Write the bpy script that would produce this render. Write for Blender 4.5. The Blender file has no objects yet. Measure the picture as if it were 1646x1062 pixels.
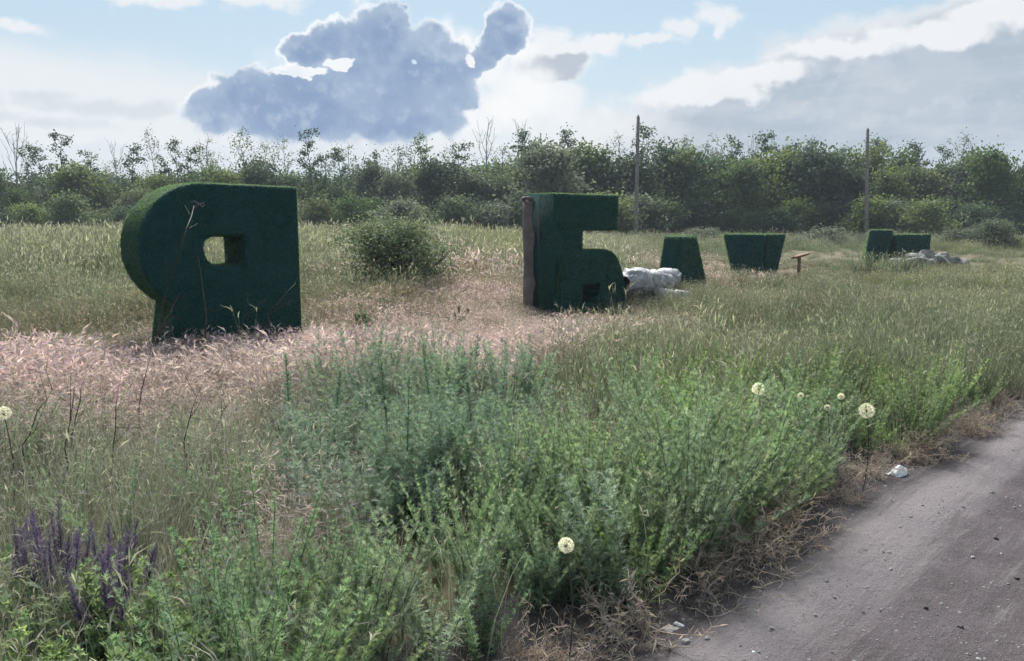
import bpy, bmesh, math, random
import numpy as np
from mathutils import Vector, Matrix, noise as mnoise

R = math.radians
rng = np.random.default_rng(7)
random.seed(7)
SC = bpy.context.scene
COL = SC.collection

# ------------------------------------------------------------------ camera
FPX, CX, CY, PITCH, CAMH = 1292.0, 823.0, 531.0, R(7.9), 1.7
cam_d = bpy.data.cameras.new('camera')
cam_d.sensor_fit = 'HORIZONTAL'
cam_d.sensor_width = 36.0
cam_d.lens = 36.0 * FPX / 1646.0
cam_d.clip_start = 0.05
cam_d.clip_end = 6000
cam = bpy.data.objects.new('camera', cam_d)
COL.objects.link(cam)
cam.location = (0, 0, CAMH)
cam.rotation_euler = (math.pi / 2 - PITCH, 0, 0)
SC.camera = cam
SC.view_settings.view_transform = 'Standard'
SC.view_settings.look = 'None'
SC.view_settings.exposure = 1.0
SC.view_settings.gamma = 1
SC.view_settings.use_curve_mapping = False
SC.cycles.use_denoising = True
SC.cycles.max_bounces = 5
SC.cycles.diffuse_bounces = 4
SC.cycles.transmission_bounces = 4
SC.cycles.transparent_max_bounces = 4
SC.cycles.volume_bounces = 0
SC.cycles.use_adaptive_sampling = True
SC.cycles.adaptive_threshold = 0.03
EXPK = 2 ** (-SC.view_settings.exposure)

SUN_AZ, SUN_EL = R(-8), R(44)          # azimuth measured from +Y (view direction) towards +X

# ------------------------------------------------------------------ world sky with clouds
cp, sp = math.cos(PITCH), math.sin(PITCH)
def ray(px, py):
    a, b = (px - CX) / FPX, (CY - py) / FPX
    return np.array((a, cp + b * sp, -sp + b * cp))
def at_depth(px, py, Y):
    d = ray(px, py); k = Y / d[1]
    return np.array((d[0] * k, Y, CAMH + d[2] * k))
def on_ground(px, py, z=0.0):
    d = ray(px, py); k = (z - CAMH) / d[2]
    return np.array((d[0] * k, d[1] * k, z))
def project(X, Y, Z):
    zc = Y * cp - (Z - CAMH) * sp
    yc = Y * sp + (Z - CAMH) * cp
    return CX + FPX * X / zc, CY - FPX * yc / zc
def azel(px, py):
    d = ray(px, py)
    return math.degrees(math.atan2(d[0], d[1])), math.degrees(math.atan2(d[2], math.hypot(d[0], d[1])))

class NT:
    """small node-building helper"""
    def __init__(s, tree):
        s.t = tree; s.n = tree.nodes; s.l = tree.links
    def new(s, typ, **kw):
        nd = s.n.new(typ)
        for k, v in kw.items(): setattr(nd, k, v)
        return nd
    def put(s, sock, v):
        if isinstance(v, bpy.types.NodeSocket): s.l.new(v, sock)
        elif v is not None: sock.default_value = v
    def m(s, op, a, b=None, c=None, clamp=False):
        nd = s.new('ShaderNodeMath', operation=op, use_clamp=clamp)
        s.put(nd.inputs[0], a)
        if b is not None: s.put(nd.inputs[1], b)
        if c is not None: s.put(nd.inputs[2], c)
        return nd.outputs[0]
    def vm(s, op, a, b=None):
        nd = s.new('ShaderNodeVectorMath', operation=op)
        s.put(nd.inputs[0], a)
        if b is not None: s.put(nd.inputs[1], b)
        return nd.outputs[0]
    def mix(s, f, a, b, blend='MIX'):
        nd = s.new('ShaderNodeMix', data_type='RGBA', blend_type=blend)
        s.put(nd.inputs[0], f)
        for sk, v in ((nd.inputs[6], a), (nd.inputs[7], b)):
            if not isinstance(v, bpy.types.NodeSocket): v = (*v[:3], 1)
            s.put(sk, v)
        return nd.outputs[2]
    def smooth(s, x, lo, hi, o0=0.0, o1=1.0):
        nd = s.new('ShaderNodeMapRange', interpolation_type='SMOOTHSTEP')
        s.put(nd.inputs[0], x); s.put(nd.inputs[1], lo); s.put(nd.inputs[2], hi)
        s.put(nd.inputs[3], o0); s.put(nd.inputs[4], o1)
        return nd.outputs[0]
    def noise(s, vec, scale, detail=4, rough=0.5, dist=0.0, dims='3D'):
        nd = s.new('ShaderNodeTexNoise', noise_dimensions=dims)
        if vec is not None: s.put(nd.inputs['Vector'], vec)
        nd.inputs['Scale'].default_value = scale; nd.inputs['Detail'].default_value = detail
        nd.inputs['Roughness'].default_value = rough; nd.inputs['Distortion'].default_value = dist
        return nd.outputs
    def attr(s, name, kind='GEOMETRY'):
        nd = s.new('ShaderNodeAttribute', attribute_type=kind, attribute_name=name)
        return nd.outputs

world = bpy.data.worlds.new('World')
SC.world = world
world.use_nodes = True
W = NT(world.node_tree)
W.n.clear()
wout = W.new('ShaderNodeOutputWorld')
bg = W.new('ShaderNodeBackground')
W.l.new(bg.outputs[0], wout.inputs[0])
sky = W.new('ShaderNodeTexSky', sky_type='NISHITA')
sky.sun_disc = False
sky.sun_elevation = SUN_EL
sky.sun_rotation = SUN_AZ
sky.air_density = 1.0; sky.dust_density = 0.6; sky.ozone_density = 2.0
SKY_K = 0.06
tc = W.new('ShaderNodeTexCoord')
dvec = W.vm('NORMALIZE', tc.outputs['Generated'])
sx = W.new('ShaderNodeSeparateXYZ'); W.l.new(dvec, sx.inputs[0])
DX, DY, DZ = sx.outputs
AZ = W.m('MULTIPLY', W.m('ARCTAN2', DX, DY), 180 / math.pi)
EL = W.m('MULTIPLY', W.m('ARCSINE', DZ), 180 / math.pi)
# warped coordinates: billowy edges
cloud_n1 = W.noise(dvec, 9.0, 6, 0.55)
cloud_n2 = W.noise(dvec, 26.0, 5, 0.6)
def warp(ax, amount, small, ch):
    s1 = W.new('ShaderNodeSeparateColor'); W.l.new(cloud_n1[1], s1.inputs[0])
    s2 = W.new('ShaderNodeSeparateColor'); W.l.new(cloud_n2[1], s2.inputs[0])
    a = W.m('MULTIPLY', W.m('SUBTRACT', s1.outputs[ch], 0.5), amount)
    b = W.m('MULTIPLY', W.m('SUBTRACT', s2.outputs[ch], 0.5), small)
    return W.m('ADD', ax, W.m('ADD', a, b))
AZw = warp(AZ, 3.2, 2.2, 0)
ELw = warp(EL, 2.4, 2.0, 1)
AZs = warp(AZ, 9.0, 2.0, 0)
ELs = warp(EL, 2.0, 0.9, 1)
def blob(b, ax, ay):
    px, py, rx, ry = b
    a, e = azel(px, py)
    k = math.degrees(1 / FPX)
    dx = W.m('MULTIPLY', W.m('SUBTRACT', ax, a), 1 / (rx * k))
    dy = W.m('MULTIPLY', W.m('SUBTRACT', ay, e), 1 / (ry * k))
    return W.m('SUBTRACT', 1.0, W.m('SQRT', W.m('ADD', W.m('MULTIPLY', dx, dx), W.m('MULTIPLY', dy, dy))))
def blobs(lst, ax, ay, sm=0.12):
    acc = None
    for b in lst:
        v = blob(b, ax, ay)
        acc = v if acc is None else W.m('SMOOTH_MAX', acc, v, sm)
    return acc
front = W.smooth(DY, 0.05, 0.3)
cloud_n3 = W.noise(dvec, 70.0, 4, 0.6)
def billow_at(vec):
    """cauliflower height field of the cloud tops around a direction"""
    wn = W.noise(vec, 14.0, 4, 0.6)
    wv = W.new('ShaderNodeVectorMath', operation='MULTIPLY_ADD'); W.l.new(wn[1], wv.inputs[0]); wv.inputs[1].default_value = (.045,) * 3; W.l.new(vec, wv.inputs[2])
    acc = None
    for sc_, k in ((19.0, .44), (46.0, .30)):
        pf = W.new('ShaderNodeTexVoronoi', feature='SMOOTH_F1'); W.l.new(wv.outputs[0], pf.inputs['Vector'])
        pf.inputs['Scale'].default_value = sc_; pf.inputs['Smoothness'].default_value = 0.3
        q = W.m('MULTIPLY', W.m('SUBTRACT', 0.42, pf.outputs['Distance']), k)
        acc = q if acc is None else W.m('ADD', acc, q)
    return W.m('ADD', acc, W.m('MULTIPLY', W.m('SUBTRACT', W.noise(vec, 30.0, 8, 0.65)[0], 0.5), 0.34))
billow = billow_at(dvec)
toward = W.vm('ADD', dvec, (-.002, 0.0, .011))
relief = W.m('SUBTRACT', W.noise(dvec, 24.0, 5, 0.58)[0], W.noise(toward, 24.0, 5, 0.58)[0])          # lit where the surface falls away towards the sun
CUM = [(350, 190, 50, 34), (400, 170, 60, 48), (440, 190, 130, 42), (520, 172, 120, 62), (600, 165, 110, 70), (640, 190, 110, 40), (460, 150, 50, 32),
       (490, 92, 42, 30), (528, 72, 40, 40), (575, 78, 42, 46), (622, 74, 52, 52), (636, 52, 32, 30), (696, 122, 66, 66), (670, 160, 80, 60), (590, 128, 50, 40),
       (730, 140, 46, 50), (808, 48, 42, 34), (790, 68, 32, 28), (824, 62, 24, 22), (770, 96, 26, 24), (752, 112, 30, 28)]
cumbody = W.m('ADD', blobs(CUM, AZw, ELw, 0.16), 0.12)
cumulus = W.m('ADD', cumbody, billow)
gap = W.m('ADD', blobs([(550, 110, 56, 14), (480, 126, 56, 10), (679, 103, 9, 10), (758, 100, 16, 22)], AZw, ELw, 0.1), W.m('MULTIPLY', billow, 1.6))
cumulus = W.m('SUBTRACT', cumulus, W.m('MULTIPLY', W.m('MAXIMUM', gap, 0.0), 1.25))
cumback = W.m('ADD', blobs([(795, 105, 55, 50), (770, 120, 40, 40), (860, 150, 70, 60), (820, 180, 80, 30), (520, 118, 120, 46), (430, 160, 80, 44), (720, 75, 66, 46), (760, 100, 60, 66), (830, 70, 50, 50), (600, 70, 90, 60), (700, 200, 140, 40)], AZw, ELw, 0.2), W.m('MULTIPLY', billow, 0.9))
base_cut = W.smooth(W.m('ADD', EL, W.m('MULTIPLY', W.m('SUBTRACT', cloud_n2[0], 0.5), 1.6)), azel(500, 246)[1], azel(500, 196)[1])
cumulus = W.m('MULTIPLY', cumulus, base_cut)
white = blobs([(1130, 146, 130, 22), (1340, 76, 120, 18), (1230, 118, 120, 24), (1490, 48, 100, 22), (1590, 14, 90, 24), (905, 92, 85, 52), (960, 72, 60, 18), (860, 165, 120, 55), (780, 195, 90, 30)], AZw, ELw, 0.2)
wcore = blobs([(905, 112, 75, 26), (930, 92, 50, 16)], AZw, ELw, 0.2)
wash = blobs([(120, 185, 360, 115), (40, 150, 260, 80), (330, 225, 260, 60), (650, 235, 260, 40), (1000, 215, 260, 50)], AZs, ELs, 0.3)
wstreak = W.m('ADD', blobs([(190, 172, 170, 18), (100, 155, 60, 14), (60, 195, 120, 14)], AZs, ELs, 0.2), W.m('MULTIPLY', W.m('SUBTRACT', cloud_n2[0], 0.52), 2.2))
wisp = blobs([(1105, 38, 46, 20), (1150, 18, 50, 22), (1160, 40, 14, 22), (28, 40, 50, 14), (250, 2, 110, 16), (400, -10, 120, 18), (1040, 60, 90, 12)], AZw, ELw, 0.2)
deck0 = blobs([(1450, 240, 480, 80), (1700, 230, 300, 120), (1420, 175, 380, 92), (1560, 120, 310, 92), (1300, 190, 250, 88), (1660, 80, 220, 90), (1600, 40, 170, 44), (1900, 120, 330, 170)], AZs, ELs, 0.2)
deck = W.m('ADD', deck0, W.m('ADD', W.m('MULTIPLY', W.m('SUBTRACT', W.noise(dvec, 12.0, 7, 0.62)[0], 0.5), 0.7), 0.10))
white = W.m('ADD', white, W.m('MULTIPLY', billow, 1.3))
wcore = W.m('ADD', wcore, W.m('MULTIPLY', billow, 1.5))
wisp = W.m('ADD', wisp, W.m('MULTIPLY', billow, 1.4))
# the sky beyond the frame: broken cloud of the same sort on a flat layer
plane = W.new('ShaderNodeCombineXYZ')
zz = W.m('ADD', W.m('MAXIMUM', DZ, 0.0), 0.12)
W.l.new(W.m('DIVIDE', DX, zz), plane.inputs[0]); W.l.new(W.m('DIVIDE', DY, zz), plane.inputs[1])
lay = W.noise(plane.outputs[0], 0.9, 7, 0.58)[0]
outside = W.m('SUBTRACT', 1.0, W.m('MULTIPLY', W.smooth(DY, 0.62, 0.80), W.smooth(EL, 32, 22)))
lay = W.m('MULTIPLY', W.m('SUBTRACT', lay, 0.53), W.m('MULTIPLY', outside, 3.0))

blue = W.vm('SCALE', sky.outputs[0]); blue.node.inputs['Scale'].default_value = SKY_K
skycol = W.mix(0.68, blue, tuple(c * EXPK for c in (0.53, 0.69, 0.78)))
hor = W.smooth(EL, 0.0, 17.0, 0.85, 0.0)
skycol = W.mix(hor, skycol, tuple(c * EXPK for c in (0.72, 0.80, 0.86)))
def lin(r, g, b):
    f = lambda c: (c / 255 / 12.92) if c / 255 < .04045 else ((c / 255 + .055) / 1.055) ** 2.4
    return tuple(f(c) * EXPK for c in (r, g, b))
col = skycol
fine = W.noise(dvec, 40.0, 5, 0.6)[0]
finev = W.m('ADD', W.m('MULTIPLY', fine, 0.30), 0.85)
col = W.mix(W.m('MULTIPLY', W.smooth(wash, 0.0, 0.55), W.m('MULTIPLY', front, 0.9)), col, lin(236, 240, 243))
col = W.mix(W.m('MULTIPLY', W.smooth(wstreak, 0.0, 0.8), W.m('MULTIPLY', front, 0.42)), col, lin(196, 206, 216))
col = W.mix(W.m('MULTIPLY', W.smooth(wisp, 0.0, 0.6), W.m('MULTIPLY', front, 0.85)), col, lin(240, 243, 246))
dk = W.mix(W.smooth(deck, 0.06, 0.55), lin(238, 240, 243), lin(176, 189, 203))
dk = W.mix(W.m('MULTIPLY', W.smooth(relief, 0.02, 0.18), 0.30), dk, lin(222, 228, 235))
mpd = W.new('ShaderNodeMapping'); W.l.new(dvec, mpd.inputs[0]); mpd.inputs['Scale'].default_value = (3.0, 3.0, 16.0); mpd.inputs['Rotation'].default_value = (0, R(6), 0)
dk = W.mix(W.m('MULTIPLY', W.smooth(W.noise(mpd.outputs[0], 2.2, 7, 0.6)[0], 0.42, 0.66), 0.45), dk, lin(212, 219, 228))
dk = W.mix(W.m('MULTIPLY', W.smooth(W.noise(dvec, 14.0, 4, 0.55)[0], 0.45, 0.62), 0.30), dk, lin(215, 222, 230))
col = W.mix(W.m('MULTIPLY', W.smooth(deck, -0.02, 0.22), W.m('MULTIPLY', front, 0.92)), col, dk)
col = W.mix(W.m('MULTIPLY', W.smooth(white, -0.12, 0.34), W.m('MULTIPLY', front, 0.9)), col, lin(243, 245, 248))
col = W.mix(W.m('MULTIPLY', W.smooth(wcore, 0.0, 0.5), W.m('MULTIPLY', front, 0.75)), col, lin(172, 184, 200))
col = W.mix(W.m('MULTIPLY', W.m('MULTIPLY', W.smooth(cumback, 0.0, 0.7), front), 0.85), col, lin(250, 251, 252))
shade = W.m('ADD', W.m('ADD', W.m('MULTIPLY', cumulus, 0.85), W.m('MULTIPLY', cumbody, 0.12)), W.m('MULTIPLY', W.m('SUBTRACT', cloud_n1[0], 0.52), 0.55))
body = W.mix(W.smooth(cumbody, 0.10, 0.80), lin(172, 191, 214), lin(143, 166, 198))
body = W.mix(W.m('MULTIPLY', W.smooth(relief, 0.0, 0.16), 0.38), body, lin(206, 219, 235))
body = W.mix(W.m('MULTIPLY', W.smooth(relief, 0.0, -0.16), 0.25), body, lin(118, 144, 184))
body = W.mix(W.m('MULTIPLY', W.smooth(W.noise(dvec, 11.0, 6, 0.6)[0], 0.46, 0.66), 0.35), body, lin(190, 206, 226))
rim = W.mix(W.smooth(EL, azel(500, 222)[1], azel(500, 165)[1]), lin(205, 217, 231), tuple(1.1 * EXPK for _ in range(3)))
cumc = W.mix(W.smooth(shade, -0.06, 0.20), rim, body)
col = W.mix(W.m('MULTIPLY', W.smooth(cumulus, -0.07, 0.14), front), col, cumc)
layc = W.mix(W.smooth(lay, 0.1, 0.6), lin(242, 244, 246), lin(178, 190, 206))
col = W.mix(W.m('MULTIPLY', W.smooth(lay, 0.0, 0.22), 0.9), col, layc)
W.l.new(col, bg.inputs[0])
bg.inputs[1].default_value = 1.0
world.cycles.sampling_method = 'NONE'

# ------------------------------------------------------------------ sun
sun_d = bpy.data.lights.new('sun', 'SUN')
sun_d.energy = 4.9
sun_d.angle = R(22)
sun_d.color = (1.0, 0.975, 0.94)
sun = bpy.data.objects.new('sun', sun_d)
COL.objects.link(sun)
sdir = Vector((math.sin(SUN_AZ) * math.cos(SUN_EL), math.cos(SUN_AZ) * math.cos(SUN_EL), math.sin(SUN_EL)))
sun.rotation_euler = sdir.to_track_quat('Z', 'Y').to_euler()
sun.location = (0, 0, 30)

# ------------------------------------------------------------------ helpers
def tag(o, label=None, cat=None, group=None, kind=None):
    if label: o['label'] = label
    if cat: o['category'] = cat
    if group: o['group'] = group
    if kind: o['kind'] = kind
    return o
def empty(name, loc, rz=0.0):
    o = bpy.data.objects.new(name, None)
    o.empty_display_size = 0.2
    COL.objects.link(o)
    o.location = loc; o.rotation_euler = (0, 0, rz)
    return o
def link(name, me, parent=None, loc=None, rot=None):
    o = bpy.data.objects.new(name, me)
    COL.objects.link(o)
    if parent is not None: o.parent = parent
    if loc is not None: o.location = loc
    if rot is not None: o.rotation_euler = rot
    return o
def copy_tree(o, parent=None):
    c = o.copy(); COL.objects.link(c)
    if parent is not None: c.parent = parent
    for ch in list(o.children): copy_tree(ch, c)
    return c

class MB:
    """vertex / quad collector with per-vertex attributes t (height along the plant) and r (random per piece)"""
    def __init__(s):
        s.v = []; s.f = []; s.t = []; s.r = []; s.n = 0
    def add(s, V, F, T=0.0, Rr=0.0):
        V = np.asarray(V, float).reshape(-1, 3); n = len(V)
        s.v.append(V); s.f.append(np.asarray(F, int).reshape(-1, 4) + s.n); s.n += n
        s.t.append(np.broadcast_to(np.asarray(T, float), (n,))); s.r.append(np.broadcast_to(np.asarray(Rr, float), (n,)))
    def mesh(s, name, mat, smooth=False):
        me = bpy.data.meshes.new(name)
        V = np.concatenate(s.v); F = np.concatenate(s.f)
        tri = F[:, 3] == F[:, 2]
        cnt = np.where(tri, 3, 4)
        idx = F.ravel()[np.repeat(np.arange(len(F)) * 4, cnt) + (np.arange(cnt.sum()) - np.repeat(np.cumsum(cnt) - cnt, cnt))]
        me.vertices.add(len(V)); me.vertices.foreach_set('co', V.astype(np.float32).ravel())
        me.loops.add(len(idx)); me.loops.foreach_set('vertex_index', idx.astype(np.int32))
        me.polygons.add(len(F)); me.polygons.foreach_set('loop_start', (np.cumsum(cnt) - cnt).astype(np.int32))
        if smooth: me.polygons.foreach_set('use_smooth', np.ones(len(F), bool))
        for nm, arr in (('t', s.t), ('r', s.r)):
            a = me.attributes.new(nm, 'FLOAT', 'POINT'); a.data.foreach_set('value', np.concatenate(arr).astype(np.float32))
        me.update(calc_edges=True); me.validate()
        if mat: me.materials.append(mat)
        return me

def unit(v):
    v = np.asarray(v, float); return v / (np.linalg.norm(v, axis=-1, keepdims=True) + 1e-9)
def tube(mb, pts, radii, sides=5, T=None, r=0.0, cap=True):
    pts = np.asarray(pts, float); n = len(pts)
    d = unit(np.gradient(pts, axis=0))
    ref = np.array((0, 0, 1.0)) if abs(d[0][2]) < 0.9 else np.array((1.0, 0, 0))
    a = unit(np.cross(d, ref)); b = np.cross(d, a)
    ang = np.arange(sides) * 2 * math.pi / sides
    V = pts[:, None] + (a[:, None] * np.cos(ang)[None, :, None] + b[:, None] * np.sin(ang)[None, :, None]) * np.asarray(radii, float)[:, None, None]
    F = []
    for i in range(n - 1):
        for j in range(sides):
            k = (j + 1) % sides
            F.append((i * sides + j, i * sides + k, (i + 1) * sides + k, (i + 1) * sides + j))
    if T is None: T = np.linspace(0, 1, n)
    V = V.reshape(-1, 3); TT = np.repeat(T, sides)
    if cap:
        base = (n - 1) * sides
        for j in range(1, sides - 1): F.append((base, base + j, base + j + 1, base + j + 1))
        for j in range(1, sides - 1): F.append((0, j + 1, j, j))
    mb.add(V, F, TT, r)
def ribbons(mb, base, tipdir, length, width, bend, nseg=3, r=None, t0=0.0, t1=1.0, taper=True, face=None):
    """many curved blades at once: base Nx3, tipdir Nx3 (unit), bend Nx3 added quadratically"""
    N = len(base)
    if N == 0: return
    s = np.linspace(0, 1, nseg + 1)
    P = base[:, None] + tipdir[:, None] * (length[:, None] * s)[..., None] + bend[:, None] * (s ** 2)[None, :, None]
    if face is None: face = rng.normal(size=(N, 3)) * (1, 1, 0.15)
    side = unit(np.cross(tipdir, face))
    w = width[:, None] * (1 - 0.85 * s ** 1.5 if taper else 4 * s * (1 - s) + 0.15)[None, :] * 0.5
    A = P + side[:, None] * w[..., None]; B = P - side[:, None] * w[..., None]
    V = np.stack((A, B), 2).reshape(-1, 3)
    k = np.arange(nseg)
    F1 = np.stack((2 * k, 2 * k + 1, 2 * k + 3, 2 * k + 2), 1)
    F = (F1[None] + (np.arange(N) * (nseg + 1) * 2)[:, None, None]).reshape(-1, 4)
    if r is None: r = rng.random(N)
    T = np.broadcast_to((t0 + (t1 - t0) * s)[None, :, None], (N, nseg + 1, 2)).reshape(-1)
    mb.add(V, F, T, np.repeat(r, (nseg + 1) * 2))
def cards(mb, P, size, T=0.5, r=None, up=0.0, aspect=0.6):
    """leaf-sized four-sided faces (pointed) at P with random orientation"""
    N = len(P)
    d = unit(rng.normal(size=(N, 3)) + np.array((0, 0, up)))
    side = unit(np.cross(d, rng.normal(size=(N, 3))))
    L = (size * (0.7 + 0.6 * rng.random(N)))[:, None]; Wd = L * aspect * 0.5
    V = np.stack((P - d * L * .5, P - side * Wd - d * L * .05, P + d * L * .5, P + side * Wd - d * L * .05), 1).reshape(-1, 3)
    F = np.arange(4 * N).reshape(-1, 4)
    if r is None: r = rng.random(N)
    mb.add(V, F, np.repeat(np.broadcast_to(T, (N,)), 4), np.repeat(r, 4))

def npnoise(X, Y, scale, seed=0.0):
    """cheap smooth value noise for arrays"""
    X = np.asarray(X) * scale + seed * 17.3; Y = np.asarray(Y) * scale + seed * 5.1
    xi, yi = np.floor(X), np.floor(Y); fx, fy = X - xi, Y - yi
    fx = fx * fx * (3 - 2 * fx); fy = fy * fy * (3 - 2 * fy)
    def h(a, b): 
        s = np.sin(a * 127.1 + b * 311.7) * 43758.5453
        return s - np.floor(s)
    return (h(xi, yi) * (1 - fx) + h(xi + 1, yi) * fx) * (1 - fy) + (h(xi, yi + 1) * (1 - fx) + h(xi + 1, yi + 1) * fx) * fy

# ------------------------------------------------------------------ materials
def new_mat(name):
    m = bpy.data.materials.new(name); m.use_nodes = True
    t = NT(m.node_tree); t.n.clear()
    return m, t
def foliage(name, base, tip, alt, trans=0.35, tint_scale=0.5, tint=0.35, head=None, rough=0.6, inst=True, gloss=0.12, through=None):
    """leaf material: colour runs base>tip along the plant (t), individual pieces vary (r), whole patches drift to 'alt'"""
    m, t = new_mat(name)
    T = t.attr('t')[2]; Rr = t.attr('r')[2]
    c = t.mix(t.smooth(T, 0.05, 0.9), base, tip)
    if head is not None: c = t.mix(t.smooth(T, 1.05, 1.2), c, head)
    geo = t.new('ShaderNodeNewGeometry')
    n = t.noise(geo.outputs['Position'], tint_scale, 3, 0.6)[0]
    c = t.mix(t.m('MULTIPLY', t.smooth(n, 0.42, 0.62), tint * 2 if tint < .5 else 1.0), c, alt)
    hsv = t.new('ShaderNodeHueSaturation')
    t.l.new(c, hsv.inputs['Color'])
    t.put(hsv.inputs['Value'], t.m('ADD', t.m('MULTIPLY', Rr, 0.7), 0.65))
    t.put(hsv.inputs['Hue'], t.m('ADD', t.m('MULTIPLY', t.m('FRACT', t.m('MULTIPLY', Rr, 7.31)), 0.05), 0.475))
    c = hsv.outputs[0]
    if inst:
        oi = t.new('ShaderNodeObjectInfo')
        h2 = t.new('ShaderNodeHueSaturation'); t.l.new(c, h2.inputs['Color'])
        t.put(h2.inputs['Value'], t.m('ADD', t.m('MULTIPLY', oi.outputs['Random'], 0.45), 0.78))
        t.put(h2.inputs['Saturation'], t.m('ADD', t.m('MULTIPLY', t.m('FRACT', t.m('MULTIPLY', oi.outputs['Random'], 9.7)), 0.5), 0.75))
        c = h2.outputs[0]
    d = t.new('ShaderNodeBsdfPrincipled'); t.l.new(c, d.inputs['Base Color'])
    d.inputs['Roughness'].default_value = rough
    d.inputs['Specular IOR Level'].default_value = gloss
    tr = t.new('ShaderNodeBsdfTranslucent'); t.put(tr.inputs[0], (*through, 1) if through else t.mix(1.0, c, (1.2, 1.2, 0.85), 'MULTIPLY'))
    mx = t.new('ShaderNodeMixShader'); mx.inputs[0].default_value = trans
    t.l.new(d.outputs[0], mx.inputs[1]); t.l.new(tr.outputs[0], mx.inputs[2])
    o = t.new('ShaderNodeOutputMaterial'); t.l.new(mx.outputs[0], o.inputs[0])
    return m
def surface(name, colA, colB, scale=6, rough=0.85, bump=0.3, bump_scale=30, detail=6, spec=0.3, lo=0.35, hi=0.65, third=None):
    m, t = new_mat(name)
    tcn = t.new('ShaderNodeTexCoord').outputs['Object']
    n = t.noise(tcn, scale, detail, 0.62)[0]
    c = t.mix(t.smooth(n, lo, hi), colA, colB)
    if third is not None:
        n3 = t.noise(tcn, scale * 3.7, 5, 0.65)[0]
        c = t.mix(t.smooth(n3, 0.55, 0.68), c, third)
    b = t.new('ShaderNodeBsdfPrincipled'); t.l.new(c, b.inputs['Base Color'])
    b.inputs['Roughness'].default_value = rough; b.inputs['Specular IOR Level'].default_value = spec
    bn = t.noise(tcn, bump_scale, 5, 0.6)[0]
    bp = t.new('ShaderNodeBump'); bp.inputs['Strength'].default_value = bump; bp.inputs['Distance'].default_value = 0.02
    t.l.new(bn, bp.inputs['Height']); t.l.new(bp.outputs[0], b.inputs['Normal'])
    o = t.new('ShaderNodeOutputMaterial'); t.l.new(b.outputs[0], o.inputs[0])
    return m

M = {}
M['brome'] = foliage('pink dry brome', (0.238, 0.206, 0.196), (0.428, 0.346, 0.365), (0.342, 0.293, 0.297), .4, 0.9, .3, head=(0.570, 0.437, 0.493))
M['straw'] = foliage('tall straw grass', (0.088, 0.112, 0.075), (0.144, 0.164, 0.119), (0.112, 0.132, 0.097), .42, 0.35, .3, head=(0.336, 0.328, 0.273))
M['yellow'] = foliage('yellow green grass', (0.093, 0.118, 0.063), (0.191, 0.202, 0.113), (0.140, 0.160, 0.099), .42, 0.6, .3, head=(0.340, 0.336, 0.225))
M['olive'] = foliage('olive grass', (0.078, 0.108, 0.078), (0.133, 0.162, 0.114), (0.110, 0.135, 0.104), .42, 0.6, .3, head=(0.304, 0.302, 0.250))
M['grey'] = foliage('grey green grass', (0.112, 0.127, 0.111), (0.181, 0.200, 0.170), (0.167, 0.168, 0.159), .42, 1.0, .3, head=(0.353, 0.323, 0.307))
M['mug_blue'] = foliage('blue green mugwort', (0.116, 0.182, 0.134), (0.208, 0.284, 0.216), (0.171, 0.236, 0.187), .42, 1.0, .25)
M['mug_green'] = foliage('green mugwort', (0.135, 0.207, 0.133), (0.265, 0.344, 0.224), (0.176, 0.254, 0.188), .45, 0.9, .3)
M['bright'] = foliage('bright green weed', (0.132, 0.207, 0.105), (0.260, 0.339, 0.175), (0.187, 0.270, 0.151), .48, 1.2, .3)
M['dry_weed'] = foliage('dried brown weed', (0.242, 0.198, 0.176), (0.418, 0.342, 0.303), (0.308, 0.257, 0.226), .3, 2.0, .3)
M['dead_stalk'] = foliage('dead stalk', (.07, .05, .045), (.13, .09, .08), (.10, .07, .06), .0, 3.0, .3)
M['pale_stalk'] = foliage('pale dead twig', (0.078, 0.072, 0.055), (0.120, 0.114, 0.088), (0.096, 0.090, 0.072), .0, 3.0, .3)
M['salvia'] = foliage('purple flower spike', (.09, .07, .14), (.135, .095, .215), (.12, .08, .18), .35, 3.0, .3)
M['shrub'] = foliage('dark shrub leaf', (.075, .11, .06), (.13, .17, .10), (.10, .14, .085), .38, 1.5, .25)
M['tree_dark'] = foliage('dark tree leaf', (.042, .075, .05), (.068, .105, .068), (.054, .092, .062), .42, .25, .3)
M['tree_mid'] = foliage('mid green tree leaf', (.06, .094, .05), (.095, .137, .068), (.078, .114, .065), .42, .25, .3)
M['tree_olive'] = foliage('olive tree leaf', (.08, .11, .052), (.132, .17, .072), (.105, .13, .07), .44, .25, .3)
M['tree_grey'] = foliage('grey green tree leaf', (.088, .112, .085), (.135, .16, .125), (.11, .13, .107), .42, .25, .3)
M['bark'] = surface('bark', (.07, .06, .05), (.13, .115, .10), 8, .9, .5, 25)
M['dead_bark'] = surface('bare grey bark', (.14, .12, .11), (.22, .20, .185), 8, .9, .5, 25)
M['pole'] = surface('weathered pole', (.155, .14, .13), (.22, .205, .195), 3, .85, .3, 20, third=(.12, .105, .10))
M['turf'] = surface('artificial turf backing', (.003, .040, .042), (.006, .050, .050), 5, .9, .6, 90)
M['turf_pile'] = foliage('artificial turf pile', (.004, .045, .048), (.012, .072, .060), (.008, .062, .060), .45, .9, .3, rough=.5, inst=False, through=(.18, .27, .10))
M['board'] = surface('weathered backing board', (.085, .070, .068), (.14, .12, .118), 5, .9, .4, 18, third=(.11, .085, .085))
M['tarp'] = surface('dirty white plastic sheet', (.24, .24, .25), (.36, .355, .37), 6, .65, .5, 22, spec=.25, third=(.17, .16, .16))
M['rust'] = surface('rusty steel', (.14, .07, .045), (.23, .125, .08), 12, .85, .4, 40, third=(.14, .06, .04))
M['concrete'] = surface('broken concrete', (.15, .142, .138), (.24, .23, .225), 6, .9, .5, 30, third=(.17, .155, .15))
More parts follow.
